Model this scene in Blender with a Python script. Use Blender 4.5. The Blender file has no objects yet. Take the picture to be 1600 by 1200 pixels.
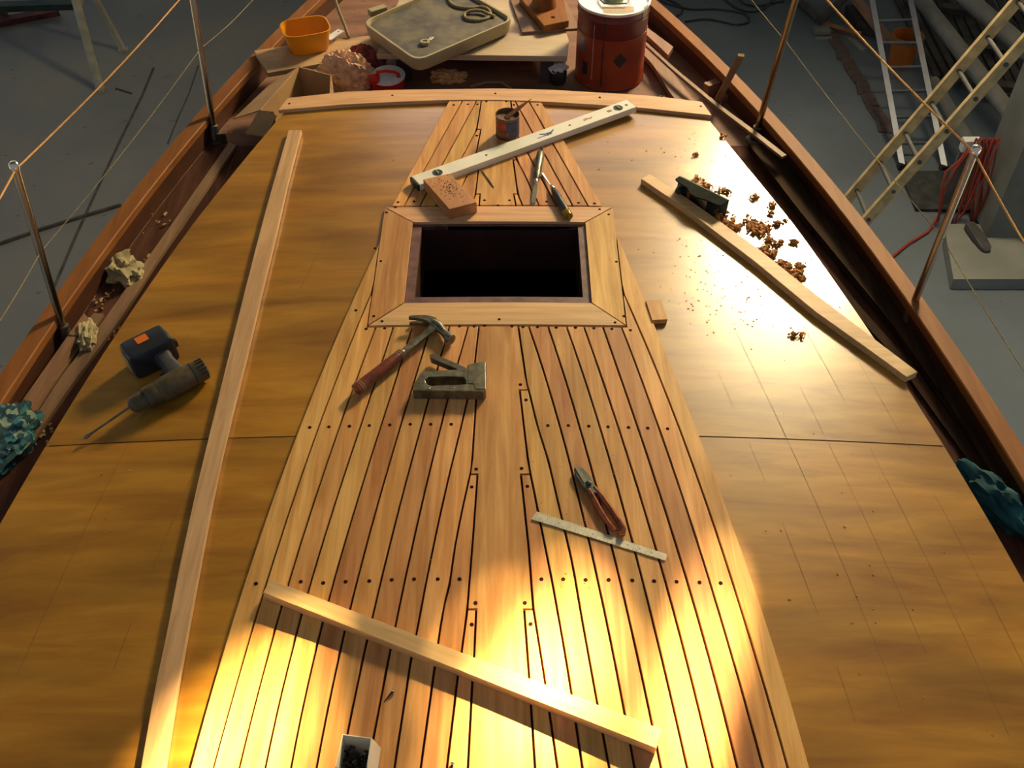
import bpy, bmesh, math, random
import numpy as np
from mathutils import Vector, Matrix, noise
random.seed(7)
C = bpy.context.scene.collection
PI = math.pi

# ------------------------------------------------------------------ camera
CAMZ, TH, FPX = 1.78, math.radians(46), 1600.0
cam = bpy.data.cameras.new('camera'); co = bpy.data.objects.new('camera', cam); C.objects.link(co)
cam.sensor_width = 36; cam.lens = 36; cam.clip_start = 0.05
co.location = (0, 0, CAMZ); co.rotation_euler = (PI/2-TH, 0, 0)
bpy.context.scene.camera = co
O = Vector((0, 0, CAMZ))
FW = Vector((0, math.cos(TH), -math.sin(TH))); UP = Vector((0, math.sin(TH), math.cos(TH)))
def ray(px, py): return FW + Vector((1, 0, 0))*((px-800)/FPX) - UP*((py-600)/FPX)
def D(px, py, z=0.0):
    d = ray(px, py); return O + d*((z-CAMZ)/d.z)
def DT(px, py, t): return O + ray(px, py)*t
def DY(px, py, Y):
    d = ray(px, py); return O + d*(Y/d.y)
XC = -0.035; K = 0.04
def rz(x): return -K*(x-XC)**2
def RP(px, py, h=0.0):                       # a point at height h above the cambered cabin top
    z = h
    for _ in range(12):
        p = D(px, py, z); z = h + rz(p.x)
    return D(px, py, z)

# ------------------------------------------------------------------ materials
def nt(name):
    m = bpy.data.materials.new(name); m.use_nodes = True
    return m, m.node_tree, m.node_tree.nodes['Principled BSDF']
def plain(name, col, rough=0.5, metal=0.0, coat=0.0, var=0.0, scale=8.0, bump=0.0, trans=0.0, col2=None, detail=4):
    m, t, b = nt(name); L = t.links
    b.inputs['Roughness'].default_value = rough; b.inputs['Metallic'].default_value = metal
    b.inputs['Coat Weight'].default_value = coat; b.inputs['Transmission Weight'].default_value = trans
    tc = t.nodes.new('ShaderNodeTexCoord')
    n = t.nodes.new('ShaderNodeTexNoise'); n.inputs['Scale'].default_value = scale; n.inputs['Detail'].default_value = detail
    L.new(tc.outputs['Object'], n.inputs['Vector'])
    r = t.nodes.new('ShaderNodeValToRGB'); L.new(n.outputs['Fac'], r.inputs['Fac'])
    c2 = col2 if col2 else tuple(min(1, c*(1+var)) for c in col); c1 = col if col2 else tuple(c*(1-var) for c in col)
    r.color_ramp.elements[0].position = 0.35; r.color_ramp.elements[1].position = 0.65
    r.color_ramp.elements[0].color = (*c1, 1); r.color_ramp.elements[1].color = (*c2, 1)
    L.new(r.outputs['Color'], b.inputs['Base Color'])
    if bump:
        bp = t.nodes.new('ShaderNodeBump'); bp.inputs['Strength'].default_value = bump; bp.inputs['Distance'].default_value = 0.005
        L.new(n.outputs['Fac'], bp.inputs['Height']); L.new(bp.outputs['Normal'], b.inputs['Normal'])
    return m
def wood(name, cols, axis='Y', rough=0.5, coat=0.0, coatr=0.15, stretch=14, scale=7, rnd=0.25, bump=0.15, spec=0.5, blotch=0.4, dark=None):
    m, t, b = nt(name); L = t.links; N = t.nodes.new
    b.inputs['Roughness'].default_value = rough; b.inputs['Coat Weight'].default_value = coat
    b.inputs['Coat Roughness'].default_value = coatr; b.inputs['Specular IOR Level'].default_value = spec
    tc = N('ShaderNodeTexCoord'); oi = N('ShaderNodeObjectInfo')
    add = N('ShaderNodeVectorMath'); add.operation = 'ADD'
    mul = N('ShaderNodeVectorMath'); mul.operation = 'SCALE'; mul.inputs[0].default_value = (37, 19, 11)
    L.new(oi.outputs['Random'], mul.inputs['Scale']); L.new(tc.outputs['Object'], add.inputs[0]); L.new(mul.outputs[0], add.inputs[1])
    mp = N('ShaderNodeMapping'); L.new(add.outputs[0], mp.inputs['Vector'])
    s = [stretch, stretch, stretch]; s['XYZ'.index(axis)] = 1.0
    mp.inputs['Scale'].default_value = s
    n = N('ShaderNodeTexNoise'); n.inputs['Scale'].default_value = scale; n.inputs['Detail'].default_value = 7; n.inputs['Roughness'].default_value = 0.6
    n.inputs['Distortion'].default_value = 0.6
    L.new(mp.outputs[0], n.inputs['Vector'])
    r = N('ShaderNodeValToRGB'); L.new(n.outputs['Fac'], r.inputs['Fac'])
    e = r.color_ramp.elements; e[0].position = 0.3; e[1].position = 0.7
    e[0].color = (*cols[0], 1); e[1].color = (*cols[1], 1)
    if len(cols) > 2: x = e.new(0.5); x.color = (*cols[2], 1)
    # broad blotches
    mp2 = N('ShaderNodeMapping'); L.new(add.outputs[0], mp2.inputs['Vector'])
    s2 = [5, 5, 5]; s2['XYZ'.index(axis)] = 1.3; mp2.inputs['Scale'].default_value = s2
    n2 = N('ShaderNodeTexNoise'); n2.inputs['Scale'].default_value = 1.6; n2.inputs['Detail'].default_value = 5; L.new(mp2.outputs[0], n2.inputs['Vector'])
    mr = N('ShaderNodeMapRange'); mr.inputs['From Min'].default_value = 0.35; mr.inputs['From Max'].default_value = 0.65
    mr.inputs['To Min'].default_value = 1-blotch*0.6; mr.inputs['To Max'].default_value = 1+blotch*0.45; L.new(n2.outputs['Fac'], mr.inputs['Value'])
    mr2 = N('ShaderNodeMapRange'); mr2.inputs['To Min'].default_value = 1-rnd; mr2.inputs['To Max'].default_value = 1+rnd; L.new(oi.outputs['Random'], mr2.inputs['Value'])
    mm = N('ShaderNodeMath'); mm.operation = 'MULTIPLY'; L.new(mr.outputs[0], mm.inputs[0]); L.new(mr2.outputs[0], mm.inputs[1])
    hs = N('ShaderNodeHueSaturation'); L.new(r.outputs['Color'], hs.inputs['Color']); L.new(mm.outputs[0], hs.inputs['Value'])
    # per piece hue swing
    m3 = N('ShaderNodeMath'); m3.operation = 'MULTIPLY'; m3.inputs[1].default_value = 7.31; L.new(oi.outputs['Random'], m3.inputs[0])
    m4 = N('ShaderNodeMath'); m4.operation = 'FRACT'; L.new(m3.outputs[0], m4.inputs[0])
    m5 = N('ShaderNodeMapRange'); m5.inputs['To Min'].default_value = 0.5-0.012*(rnd > 0); m5.inputs['To Max'].default_value = 0.5+0.014*(rnd > 0); L.new(m4.outputs[0], m5.inputs['Value'])
    L.new(m5.outputs[0], hs.inputs['Hue'])
    out = hs.outputs['Color']
    if dark:   # small dark scuffs
        n3 = N('ShaderNodeTexNoise'); n3.inputs['Scale'].default_value = dark[0]; n3.inputs['Detail'].default_value = 6
        n3.inputs['Roughness'].default_value = 0.7; L.new(tc.outputs['Object'], n3.inputs['Vector'])
        r3 = N('ShaderNodeMapRange'); r3.inputs['From Min'].default_value = dark[1]; r3.inputs['From Max'].default_value = dark[1]+0.06
        r3.inputs['To Max'].default_value = dark[2]; L.new(n3.outputs['Fac'], r3.inputs['Value'])
        mx = N('ShaderNodeMix'); mx.data_type = 'RGBA'; mx.inputs['B'].default_value = (0.05, 0.03, 0.02, 1)
        L.new(r3.outputs[0], mx.inputs['Factor']); L.new(out, mx.inputs['A']); out = mx.outputs['Result']
    L.new(out, b.inputs['Base Color'])
    bp = N('ShaderNodeBump'); bp.inputs['Strength'].default_value = bump; bp.inputs['Distance'].default_value = 0.002
    L.new(n.outputs['Fac'], bp.inputs['Height']); L.new(bp.outputs['Normal'], b.inputs['Normal'])
    return m
M = {}
M['ply'] = wood('varnished_plywood', [(0.28, 0.110, 0.008), (0.48, 0.240, 0.025), (0.38, 0.172, 0.014)], 'X', rough=0.36, coat=1.0, coatr=0.22, stretch=7, scale=2.2, rnd=0, bump=0.05, blotch=0.5, dark=(26, 0.72, 0.55))
M['ply'].node_tree.nodes['Principled BSDF'].inputs['Coat IOR'].default_value = 1.65
M['teak'] = wood('new_teak', [(0.50, 0.22, 0.058), (0.77, 0.44, 0.155), (0.65, 0.325, 0.10)], 'Y', rough=0.5, stretch=16, scale=3.2, rnd=0.19, bump=0.12, blotch=0.3, spec=0.35)
M['teakx'] = wood('new_teak_lengthwise', [(0.52, 0.25, 0.085), (0.70, 0.39, 0.16), (0.62, 0.32, 0.12)], 'X', rough=0.52, stretch=16, scale=3.2, rnd=0.1, bump=0.12, blotch=0.25, spec=0.35)
M['bary'] = wood('pale_planed_batten_lengthwise', [(0.50, 0.30, 0.13), (0.70, 0.46, 0.23), (0.62, 0.38, 0.18)], 'Y', rough=0.5, stretch=18, scale=4, rnd=0.06, bump=0.1, blotch=0.2)
M['bar'] = wood('pale_planed_batten', [(0.55, 0.31, 0.13), (0.74, 0.47, 0.23), (0.66, 0.40, 0.18)], 'X', rough=0.5, stretch=18, scale=4, rnd=0.06, bump=0.1, blotch=0.2)
M['cap'] = wood('varnished_cap_rail', [(0.20, 0.07, 0.015), (0.30, 0.115, 0.027), (0.25, 0.09, 0.02)], 'Y', rough=0.6, coat=0.0, spec=0.25, stretch=10, scale=3, rnd=0, blotch=0.25)
M['inner'] = wood('dark_bulwark_wood', [(0.045, 0.014, 0.006), (0.10, 0.03, 0.01)], 'Y', rough=0.55, stretch=10, scale=3, rnd=0, blotch=0.3)
M['deck'] = wood('old_side_deck', [(0.05, 0.022, 0.015), (0.13, 0.055, 0.035), (0.085, 0.035, 0.022)], 'Y', spec=0.1, rough=0.8, stretch=12, scale=3, rnd=0, blotch=0.5, dark=(30, 0.62, 0.5))
M['fore'] = wood('dusty_foredeck', [(0.16, 0.07, 0.045), (0.26, 0.13, 0.08)], 'X', rough=0.7, stretch=4, scale=3, rnd=0, blotch=0.5, dark=(20, 0.6, 0.5))
M['darkboard'] = wood('dark_stained_board', [(0.018, 0.009, 0.006), (0.055, 0.027, 0.014)], 'Y', spec=0.08, rough=0.8, stretch=14, scale=3, rnd=0.15, blotch=0.5)
M['strip'] = wood('greyed_brown_strip', [(0.22, 0.115, 0.065), (0.33, 0.18, 0.10)], 'Y', rough=0.6, stretch=14, scale=3, rnd=0.1)
M['caulk'] = plain('dark_seam', (0.060, 0.020, 0.008), 0.9, var=0.3, scale=60)
M['plug'] = plain('screw_hole', (0.028, 0.007, 0.004), 1.0, var=0.2, scale=90)
for k_ in ('plug', 'caulk'): M[k_].node_tree.nodes['Principled BSDF'].inputs['Specular IOR Level'].default_value = 0.1
M['lip'] = plain('purple_brown_primer', (0.15, 0.07, 0.065), 0.45, var=0.3, scale=30)
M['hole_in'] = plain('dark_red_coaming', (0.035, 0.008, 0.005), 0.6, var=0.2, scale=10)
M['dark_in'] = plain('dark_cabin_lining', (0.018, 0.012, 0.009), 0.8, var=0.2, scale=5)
M['steel'] = plain('stanchion_steel', (0.36, 0.31, 0.22), 0.25, metal=1, var=0.08, scale=10)
M['steel_dark'] = plain('dull_dark_steel', (0.16, 0.15, 0.12), 0.4, metal=0.9, var=0.3, scale=40)
M['tool'] = plain('worn_tool_steel', (0.22, 0.21, 0.155), 0.38, metal=0.85, var=0.3, scale=50)
M['bright'] = plain('bright_steel', (0.75, 0.72, 0.62), 0.22, metal=1, var=0.05, scale=20)
M['leather'] = plain('red_brown_leather', (0.16, 0.03, 0.012), 0.35, coat=0.4, var=0.4, scale=45)
M['white'] = plain('cream_white_paint', (0.82, 0.80, 0.68), 0.35, var=0.06, scale=12, coat=0.3)
M['blackpl'] = plain('black_plastic', (0.022, 0.024, 0.026), 0.38, var=0.2, scale=20)
M['navy'] = plain('dark_blue_plastic', (0.014, 0.018, 0.026), 0.4, var=0.2, scale=20)
M['olive'] = plain('dirty_olive_plastic', (0.075, 0.055, 0.024), 0.42, var=0.35, scale=35)
M['grey'] = plain('grey_rubber', (0.055, 0.055, 0.06), 0.5, var=0.2, scale=20)
M['orange_lab'] = plain('orange_label', (0.75, 0.17, 0.01), 0.5, var=0.05, scale=20)
M['rust'] = plain('copper_rust', (0.30, 0.10, 0.05), 0.45, metal=0.5, var=0.4, scale=50)
M['greenblk'] = plain('green_black_japanning', (0.012, 0.017, 0.012), 0.85, var=0.4, scale=30)
M['greensole'] = plain('grey_green_iron', (0.09, 0.11, 0.08), 0.6, metal=0.0, var=0.2, scale=30)
M['amber'] = plain('amber_plastic', (0.95, 0.55, 0.03), 0.15, trans=0.7, var=0.1, scale=10)
M['orange_tub'] = plain('orange_tub_plastic', (0.80, 0.33, 0.008), 0.3, trans=0.2, var=0.06, scale=10)
M['drum'] = plain('red_drum_enamel', (0.30, 0.040, 0.012), 0.42, var=0.15, scale=14)
M['drum_dk'] = plain('deep_red_enamel', (0.14, 0.009, 0.008), 0.4, var=0.15, scale=14)
M['lid'] = plain('speckled_tin_lid', (0.82, 0.82, 0.80), 0.3, metal=0.5, col2=(0.75, 0.74, 0.72), scale=80)
M['cream'] = plain('cream_plastic', (0.36, 0.30, 0.16), 0.45, var=0.08, scale=10)
M['dusty'] = plain('dusty_grey_panel', (0.055, 0.050, 0.055), 0.6, col2=(0.16, 0.135, 0.085), scale=14, detail=8)
M['paper'] = plain('crumpled_brown_paper', (0.62, 0.38, 0.23), 0.85, var=0.25, scale=25, bump=0.6)
M['pale'] = plain('pale_crumpled_paper', (0.40, 0.33, 0.17), 0.8, var=0.15, scale=20, bump=0.4)
M['redrag'] = plain('dark_red_rag', (0.20, 0.035, 0.03), 0.9, var=0.5, scale=30, bump=0.5)
M['red'] = plain('red_enamel', (0.55, 0.02, 0.015), 0.3, var=0.1, scale=20)
M['whitecan'] = plain('white_can', (0.72, 0.74, 0.78), 0.35, col2=(0.60, 0.62, 0.66), scale=40)
M['teal'] = plain('teal_cloth', (0.006, 0.05, 0.065), 0.9, col2=(0.02, 0.13, 0.15), scale=18, bump=0.4)
M['board'] = wood('pale_ply_board', [(0.46, 0.35, 0.23), (0.60, 0.48, 0.34)], 'X', rough=0.55, stretch=5, scale=3, rnd=0, blotch=0.25)
M['tan'] = wood('tan_ply_board', [(0.40, 0.24, 0.11), (0.60, 0.40, 0.21)], 'X', rough=0.5, stretch=5, scale=3, rnd=0, blotch=0.3)
M['ropew'] = plain('yellow_rope', (0.62, 0.34, 0.10), 0.8, var=0.2, scale=200)
M['rope2'] = plain('grey_old_rope', (0.24, 0.19, 0.10), 0.85, var=0.3, scale=200)
M['greenblk'].node_tree.nodes['Principled BSDF'].inputs['Specular IOR Level'].default_value = 0.15
M['shave'] = plain('orange_brown_shavings', (0.52, 0.21, 0.045), 0.8, var=0.35, scale=60)
M['shavep'] = plain('pale_shavings', (0.55, 0.33, 0.14), 0.7, var=0.3, scale=60)
M['card'] = plain('brown_cardboard', (0.42, 0.25, 0.11), 0.8, var=0.12, scale=8)
M['cardw'] = plain('white_faced_card', (0.62, 0.60, 0.50), 0.7, var=0.06, scale=14)
M['screw'] = plain('dark_screws', (0.06, 0.045, 0.035), 0.4, metal=0.8, var=0.3, scale=40)
M['slot'] = plain('floor_slot_dirt', (0.06, 0.058, 0.055), 0.9, var=0.4, scale=9)
M['concrete'] = plain('grey_concrete', (0.17, 0.18, 0.17), 0.85, var=0.18, scale=3, bump=0.2, detail=8)
M['slab'] = plain('pale_slab_concrete', (0.21, 0.22, 0.215), 0.85, var=0.12, scale=3, bump=0.1, detail=8)
M['alu'] = plain('dull_aluminium', (0.15, 0.17, 0.22), 0.4, metal=0.6, var=0.1, scale=10)
M['darkrung'] = plain('dark_rung', (0.07, 0.075, 0.08), 0.7, var=0.2, scale=10)
M['laddery'] = plain('yellow_grey_ladder_rail', (0.46, 0.36, 0.19), 0.5, var=0.25, scale=14)
M['green_metal'] = plain('dark_green_steel', (0.02, 0.04, 0.03), 0.5, var=0.3, scale=10)
M['maroon'] = plain('maroon_steel', (0.10, 0.025, 0.02), 0.5, var=0.3, scale=10)
M['greysteel'] = plain('grey_painted_steel', (0.13, 0.135, 0.14), 0.5, var=0.15, scale=8)
M['darkstuff'] = plain('dark_timber', (0.05, 0.045, 0.04), 0.7, var=0.4, scale=8)
M['trestle'] = plain('beige_trestle_steel', (0.30, 0.28, 0.20), 0.5, var=0.2, scale=8)
M['redcable'] = plain('red_cable_sheath', (0.38, 0.05, 0.03), 0.5, var=0.1, scale=20)
M['brick'] = plain('dusty_red_brick', (0.10, 0.072, 0.066), 0.9, var=0.2, scale=14)
M['bucket'] = plain('orange_bucket_plastic', (0.42, 0.12, 0.012), 0.45, var=0.1, scale=8)
M['blacklab'] = plain('black_print', (0.02, 0.02, 0.02), 0.5, var=0.1, scale=10)
M['bluelab'] = plain('blue_print', (0.08, 0.13, 0.35), 0.5, var=0.4, scale=60)
M['redlab'] = plain('faded_red_print', (0.45, 0.16, 0.12), 0.5, var=0.3, scale=80)
M['pencil'] = plain('pencil_line', (0.16, 0.085, 0.03), 0.5, var=0.2, scale=50)
M['hull'] = plain('hull_paint', (0.5, 0.48, 0.42), 0.4, var=0.05, scale=4)
M['vial'] = plain('greenish_vial', (0.45, 0.6, 0.3), 0.15, trans=0.3, var=0.1, scale=30)

def floor_mat():
    m, t, b = nt('workshop_concrete_floor'); L = t.links; N = t.nodes.new
    tc = N('ShaderNodeTexCoord')
    n = N('ShaderNodeTexNoise'); n.inputs['Scale'].default_value = 0.55; n.inputs['Detail'].default_value = 10; n.inputs['Roughness'].default_value = 0.62
    L.new(tc.outputs['Object'], n.inputs['Vector'])
    r = N('ShaderNodeValToRGB'); e = r.color_ramp.elements
    e[0].position = 0.3; e[0].color = (0.115, 0.125, 0.13, 1); e[1].position = 0.7; e[1].color = (0.22, 0.205, 0.17, 1)
    x = e.new(0.5); x.color = (0.16, 0.168, 0.168, 1)
    L.new(n.outputs['Fac'], r.inputs['Fac'])
    # floor colour is bluer toward the right bay, offsetting the warm lamp tint
    sx = N('ShaderNodeSeparateXYZ'); L.new(tc.outputs['Object'], sx.inputs[0])
    mr = N('ShaderNodeMapRange'); mr.inputs['From Min'].default_value = 1.0; mr.inputs['From Max'].default_value = 1.6; L.new(sx.outputs['X'], mr.inputs['Value'])
    mx = N('ShaderNodeMix'); mx.data_type = 'RGBA'; L.new(mr.outputs[0], mx.inputs['Factor']); L.new(r.outputs['Color'], mx.inputs['A'])
    r2 = N('ShaderNodeValToRGB'); r2.color_ramp.elements[0].position = 0.3; r2.color_ramp.elements[0].color = (0.085, 0.11, 0.145, 1)
    r2.color_ramp.elements[1].position = 0.7; r2.color_ramp.elements[1].color = (0.15, 0.185, 0.235, 1); L.new(n.outputs['Fac'], r2.inputs['Fac'])
    L.new(r2.outputs['Color'], mx.inputs['B'])
    n3 = N('ShaderNodeTexNoise'); n3.inputs['Scale'].default_value = 9; n3.inputs['Detail'].default_value = 6; L.new(tc.outputs['Object'], n3.inputs['Vector'])
    m3 = N('ShaderNodeMapRange'); m3.inputs['From Min'].default_value = 0.66; m3.inputs['From Max'].default_value = 0.72; m3.inputs['To Max'].default_value = 0.6; L.new(n3.outputs['Fac'], m3.inputs['Value'])
    mx2 = N('ShaderNodeMix'); mx2.data_type = 'RGBA'; mx2.inputs['B'].default_value = (0.06, 0.055, 0.05, 1)
    L.new(m3.outputs[0], mx2.inputs['Factor']); L.new(mx.outputs['Result'], mx2.inputs['A'])
    L.new(mx2.outputs['Result'], b.inputs['Base Color']); b.inputs['Roughness'].default_value = 0.6
    bp = N('ShaderNodeBump'); bp.inputs['Strength'].default_value = 0.15; bp.inputs['Distance'].default_value = 0.01
    L.new(n3.outputs['Fac'], bp.inputs['Height']); L.new(bp.outputs['Normal'], b.inputs['Normal'])
    return m
M['floor'] = floor_mat()
def tartan_mat():
    m, t, b = nt('patterned_teal_cloth'); L = t.links; N = t.nodes.new
    tc = N('ShaderNodeTexCoord'); v = N('ShaderNodeTexVoronoi'); v.inputs['Scale'].default_value = 60; L.new(tc.outputs['Object'], v.inputs['Vector'])
    r = N('ShaderNodeValToRGB'); r.color_ramp.interpolation = 'CONSTANT'; e = r.color_ramp.elements
    e[0].color = (0.01, 0.05, 0.06, 1); e[1].position = 0.45; e[1].color = (0.03, 0.16, 0.19, 1)
    x = e.new(0.7); x.color = (0.22, 0.30, 0.22, 1); x = e.new(0.85); x.color = (0.02, 0.08, 0.12, 1)
    sx = N('ShaderNodeSeparateColor'); L.new(v.outputs['Color'], sx.inputs[0]); L.new(sx.outputs[0], r.inputs['Fac'])
    L.new(r.outputs['Color'], b.inputs['Base Color']); b.inputs['Roughness'].default_value = 0.9
    return m
M['tartan'] = tartan_mat()

# ------------------------------------------------------------------ mesh builder
class MB:
    def __init__(s): s.v = []; s.f = []; s.m = []; s.mi = 0
    def add(s, vs, fs):
        o = len(s.v); s.v += [Vector(v) for v in vs]; s.f += [tuple(i+o for i in f) for f in fs]; s.m += [s.mi]*len(fs); return s
    def quadstrip(s, rows, close=False, caps=True):      # rows: rings of equal length
        n = len(rows[0]); vs = [p for r in rows for p in r]; fs = []
        for i in range(len(rows)-1):
            for j in range(n):
                k = (j+1) % n
                fs.append((i*n+j, i*n+k, (i+1)*n+k, (i+1)*n+j))
        if caps: fs.append(tuple(range(n))[::-1]); fs.append(tuple((len(rows)-1)*n+j for j in range(n)))
        return s.add(vs, fs)
    def box(s, c, d, rot=None):
        c = Vector(c); h = [x/2 for x in d]
        vs = [Vector((sx*h[0], sy*h[1], sz*h[2])) for sz in (-1, 1) for sy in (-1, 1) for sx in (-1, 1)]
        if rot is not None: vs = [rot @ v for v in vs]
        return s.add([v+c for v in vs], [(0, 2, 3, 1), (4, 5, 7, 6), (0, 1, 5, 4), (2, 6, 7, 3), (0, 4, 6, 2), (1, 3, 7, 5)])
    def prism(s, poly, top, bot):                          # poly: list of 2D/3D; top/bot number or fn(x,y)
        n = len(poly); ft = top if callable(top) else (lambda x, y: top); fb = bot if callable(bot) else (lambda x, y: bot)
        a = sum(poly[i][0]*poly[(i+1) % n][1]-poly[(i+1) % n][0]*poly[i][1] for i in range(n))
        if a < 0: poly = poly[::-1]
        B = [(p[0], p[1], fb(p[0], p[1])) for p in poly]; T = [(p[0], p[1], ft(p[0], p[1])) for p in poly]
        fs = [tuple(range(n))[::-1], tuple(range(n, 2*n))]+[(i, (i+1) % n, n+(i+1) % n, n+i) for i in range(n)]
        return s.add(B+T, fs)
    def tube(s, pts, r, n=8, flat=1.0, upv=None):
        pts = [Vector(p) for p in pts]; rs = r if isinstance(r, (list, tuple)) else [r]*len(pts); rows = []
        prev = None
        for i, p in enumerate(pts):
            t = (pts[min(i+1, len(pts)-1)]-pts[max(i-1, 0)]).normalized()
            if prev is None:
                a = Vector(upv) if upv else (Vector((0, 0, 1)) if abs(t.z) < 0.9 else Vector((0, 1, 0)))
            else: a = prev
            a = (a - t*a.dot(t)).normalized(); b = t.cross(a); prev = a
            rows.append([p+(a*math.cos(2*PI*k/n)*flat+b*math.sin(2*PI*k/n))*rs[i] for k in range(n)])
        return s.quadstrip(rows)
    def lathe(s, prof, base=(0, 0, 0), axis=(0, 0, 1), n=24):
        ax = Vector(axis).normalized(); a = ax.orthogonal().normalized(); b = ax.cross(a); base = Vector(base)
        rows = [[base+ax*z+(a*math.cos(2*PI*k/n)+b*math.sin(2*PI*k/n))*max(r, 1e-5) for k in range(n)] for r, z in prof]
        return s.quadstrip(rows)
    def holed(s, outer, holes, z1, z0):
        bm = bmesh.new(); es = []
        for loop in [outer]+holes:
            vs = [bm.verts.new((p[0], p[1], z1)) for p in loop]
            for i in range(len(vs)): es.append(bm.edges.new((vs[i], vs[(i+1) % len(vs)])))
        r = bmesh.ops.triangle_fill(bm, edges=es, use_beauty=True, use_dissolve=False)
        fs = [f for f in bm.faces]
        for f in fs:
            if f.normal.z < 0: f.normal_flip()
        ex = bmesh.ops.extrude_face_region(bm, geom=fs)
        vv = [e for e in ex['geom'] if isinstance(e, bmesh.types.BMVert)]
        for v in vv: v.co.z = z0
        bmesh.ops.recalc_face_normals(bm, faces=bm.faces)
        bm.verts.index_update()
        s.add([v.co.copy() for v in bm.verts], [tuple(v.index for v in f.verts) for f in bm.faces]); bm.free(); return s
    def build(s, name, mats, parent=None, label=None, cat=None, group=None, kind=None, bevel=0, smooth=None, world=True, sub=0):
        mats = mats if isinstance(mats, (list, tuple)) else [mats]
        me = bpy.data.meshes.new(name); o = bpy.data.objects.new(name, me); C.objects.link(o)
        if parent is not None:
            o.parent = parent
            vs = s.v
            if world:
                W = Matrix.Identity(4); p = parent; ch = []
                while p is not None: ch.append(p.matrix_basis.copy()); p = p.parent
                for mtx in reversed(ch): W = W @ mtx
                Wi = W.inverted(); vs = [Wi @ v for v in s.v]
        else:
            xs = [v.x for v in s.v]; ys = [v.y for v in s.v]
            c = Vector(((min(xs)+max(xs))/2, (min(ys)+max(ys))/2, min(v.z for v in s.v)))
            vs = [v-c for v in s.v]; o.location = c
        me.from_pydata([tuple(v) for v in vs], [], s.f)
        for m in mats: me.materials.append(m)
        for p, i in zip(me.polygons, s.m): p.material_index = min(i, len(mats)-1)
        bm = bmesh.new(); bm.from_mesh(me); bmesh.ops.recalc_face_normals(bm, faces=bm.faces); bm.to_mesh(me); bm.free()
        if smooth is not None:
            for p in me.polygons: p.use_smooth = True
            me.set_sharp_from_angle(angle=math.radians(smooth))
        if bevel:
            md = o.modifiers.new('bevel', 'BEVEL'); md.width = bevel; md.segments = 2; md.limit_method = 'ANGLE'
        if sub: md = o.modifiers.new('sub', 'SUBSURF'); md.levels = md.render_levels = sub
        tag(o, label, cat, group, kind); return o
def tag(o, label=None, cat=None, group=None, kind=None):
    if label: o['label'] = label
    if cat: o['category'] = cat
    if group: o['group'] = group
    if kind: o['kind'] = kind
    return o
def empty(name, loc, label=None, cat=None, group=None, mat=None):
    o = bpy.data.objects.new(name, None); C.objects.link(o); o.empty_display_size = 0.05
    if mat is not None: o.matrix_basis = mat
    else: o.location = loc
    return tag(o, label, cat, group)
def frame(p0, p1, h=0.0, base=0.0, deck=None):
    """matrix: origin at the midpoint at height base, x from p0 to p1 (pixels of points at height h)"""
    f = (lambda a: RP(a[0], a[1], h)) if deck is None else (lambda a: D(a[0], a[1], deck+h))
    a, b = f(p0), f(p1); x = (b-a).normalized(); mid = (a+b)/2
    nrm = Vector((2*K*(mid.x-XC), 0, 1)).normalized() if deck is None else Vector((0, 0, 1))
    y = nrm.cross(x).normalized(); z = x.cross(y)
    m = Matrix((x, y, z)).transposed().to_4x4(); m.translation = mid - z*(h-base)
    return m, (b-a).length
def interp(pts, y, ext=True):           # pts list of (X,Y) sorted by Y
    pts = sorted(pts, key=lambda p: p[1])
    if y <= pts[0][1]: a, b = pts[0], pts[1]
    elif y >= pts[-1][1]: a, b = pts[-2], pts[-1]
    else:
        for a, b in zip(pts, pts[1:]):
            if a[1] <= y <= b[1]: break
    return a[0]+(b[0]-a[0])*(y-a[1])/(b[1]-a[1])
def W2(pts, h=0.01): return [(RP(x, y, h).x, RP(x, y, h).y) for x, y in pts]
def curve(pts, h=0.01, deg=3):
    w = W2(pts, h)
    if deg:
        c = np.polyfit([p[1] for p in w], [p[0] for p in w], deg); return lambda Y: float(np.polyval(c, Y))
    return lambda Y: interp(w, Y)

def strip_between(mb, fl, fr, Y0, Y1, top, bot, gl=0.0, gr=0.0, n=None, cols=4, roof=True):
    n = n or max(2, int(abs(Y1-Y0)/0.05)+1); rows = []
    for i in range(n+1):
        Y = Y0+(Y1-Y0)*i/n; a, b = fl(Y)+gl, fr(Y)-gr; R = []
        if b < a+0.001: b = a+0.001
        for j in range(cols+1):
            x = a+(b-a)*j/cols; R.append(Vector((x, Y, top+(rz(x) if roof else 0))))
        for j in range(cols, -1, -1):
            x = a+(b-a)*j/cols; R.append(Vector((x, Y, bot+(rz(x) if roof else 0))))
        rows.append(R)
    mb.quadstrip(rows)
    return mb
def px_loop(pts, h): return [RP(x, y, h) for x, y in pts]
def px_strip(left, right, h, thick, mb=None, deck=None, n=20, lift=0.0, liftfn=None):
    """bar whose top face is bounded by two pixel polylines (same order of y)"""
    f = (lambda x, y: RP(x, y, h)) if deck is None else (lambda x, y: D(x, y, deck+h))
    L = [f(*p) for p in left]; R = [f(*p) for p in right]
    def at(P, u):
        d = [0]
        for a, b in zip(P, P[1:]): d.append(d[-1]+(b-a).length)
        s = u*d[-1]
        for i in range(len(P)-1):
            if s <= d[i+1]+1e-9: return P[i].lerp(P[i+1], (s-d[i])/max(1e-9, d[i+1]-d[i]))
        return P[-1]
    rows = []
    for i in range(n+1):
        u = i/n; a, b = at(L, u), at(R, u); dz = Vector((0, 0, -thick))
        rows.append([a, b, b+dz, a+dz])
    mb = mb or MB(); mb.quadstrip(rows); return mb

# ------------------------------------------------------------------ the boat
boat = empty('sailing_boat', (XC, 1.7, -3.2), 'wooden sailing boat under repair with half-laid pale deck planking over varnished plywood cabin top', 'boat')

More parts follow.
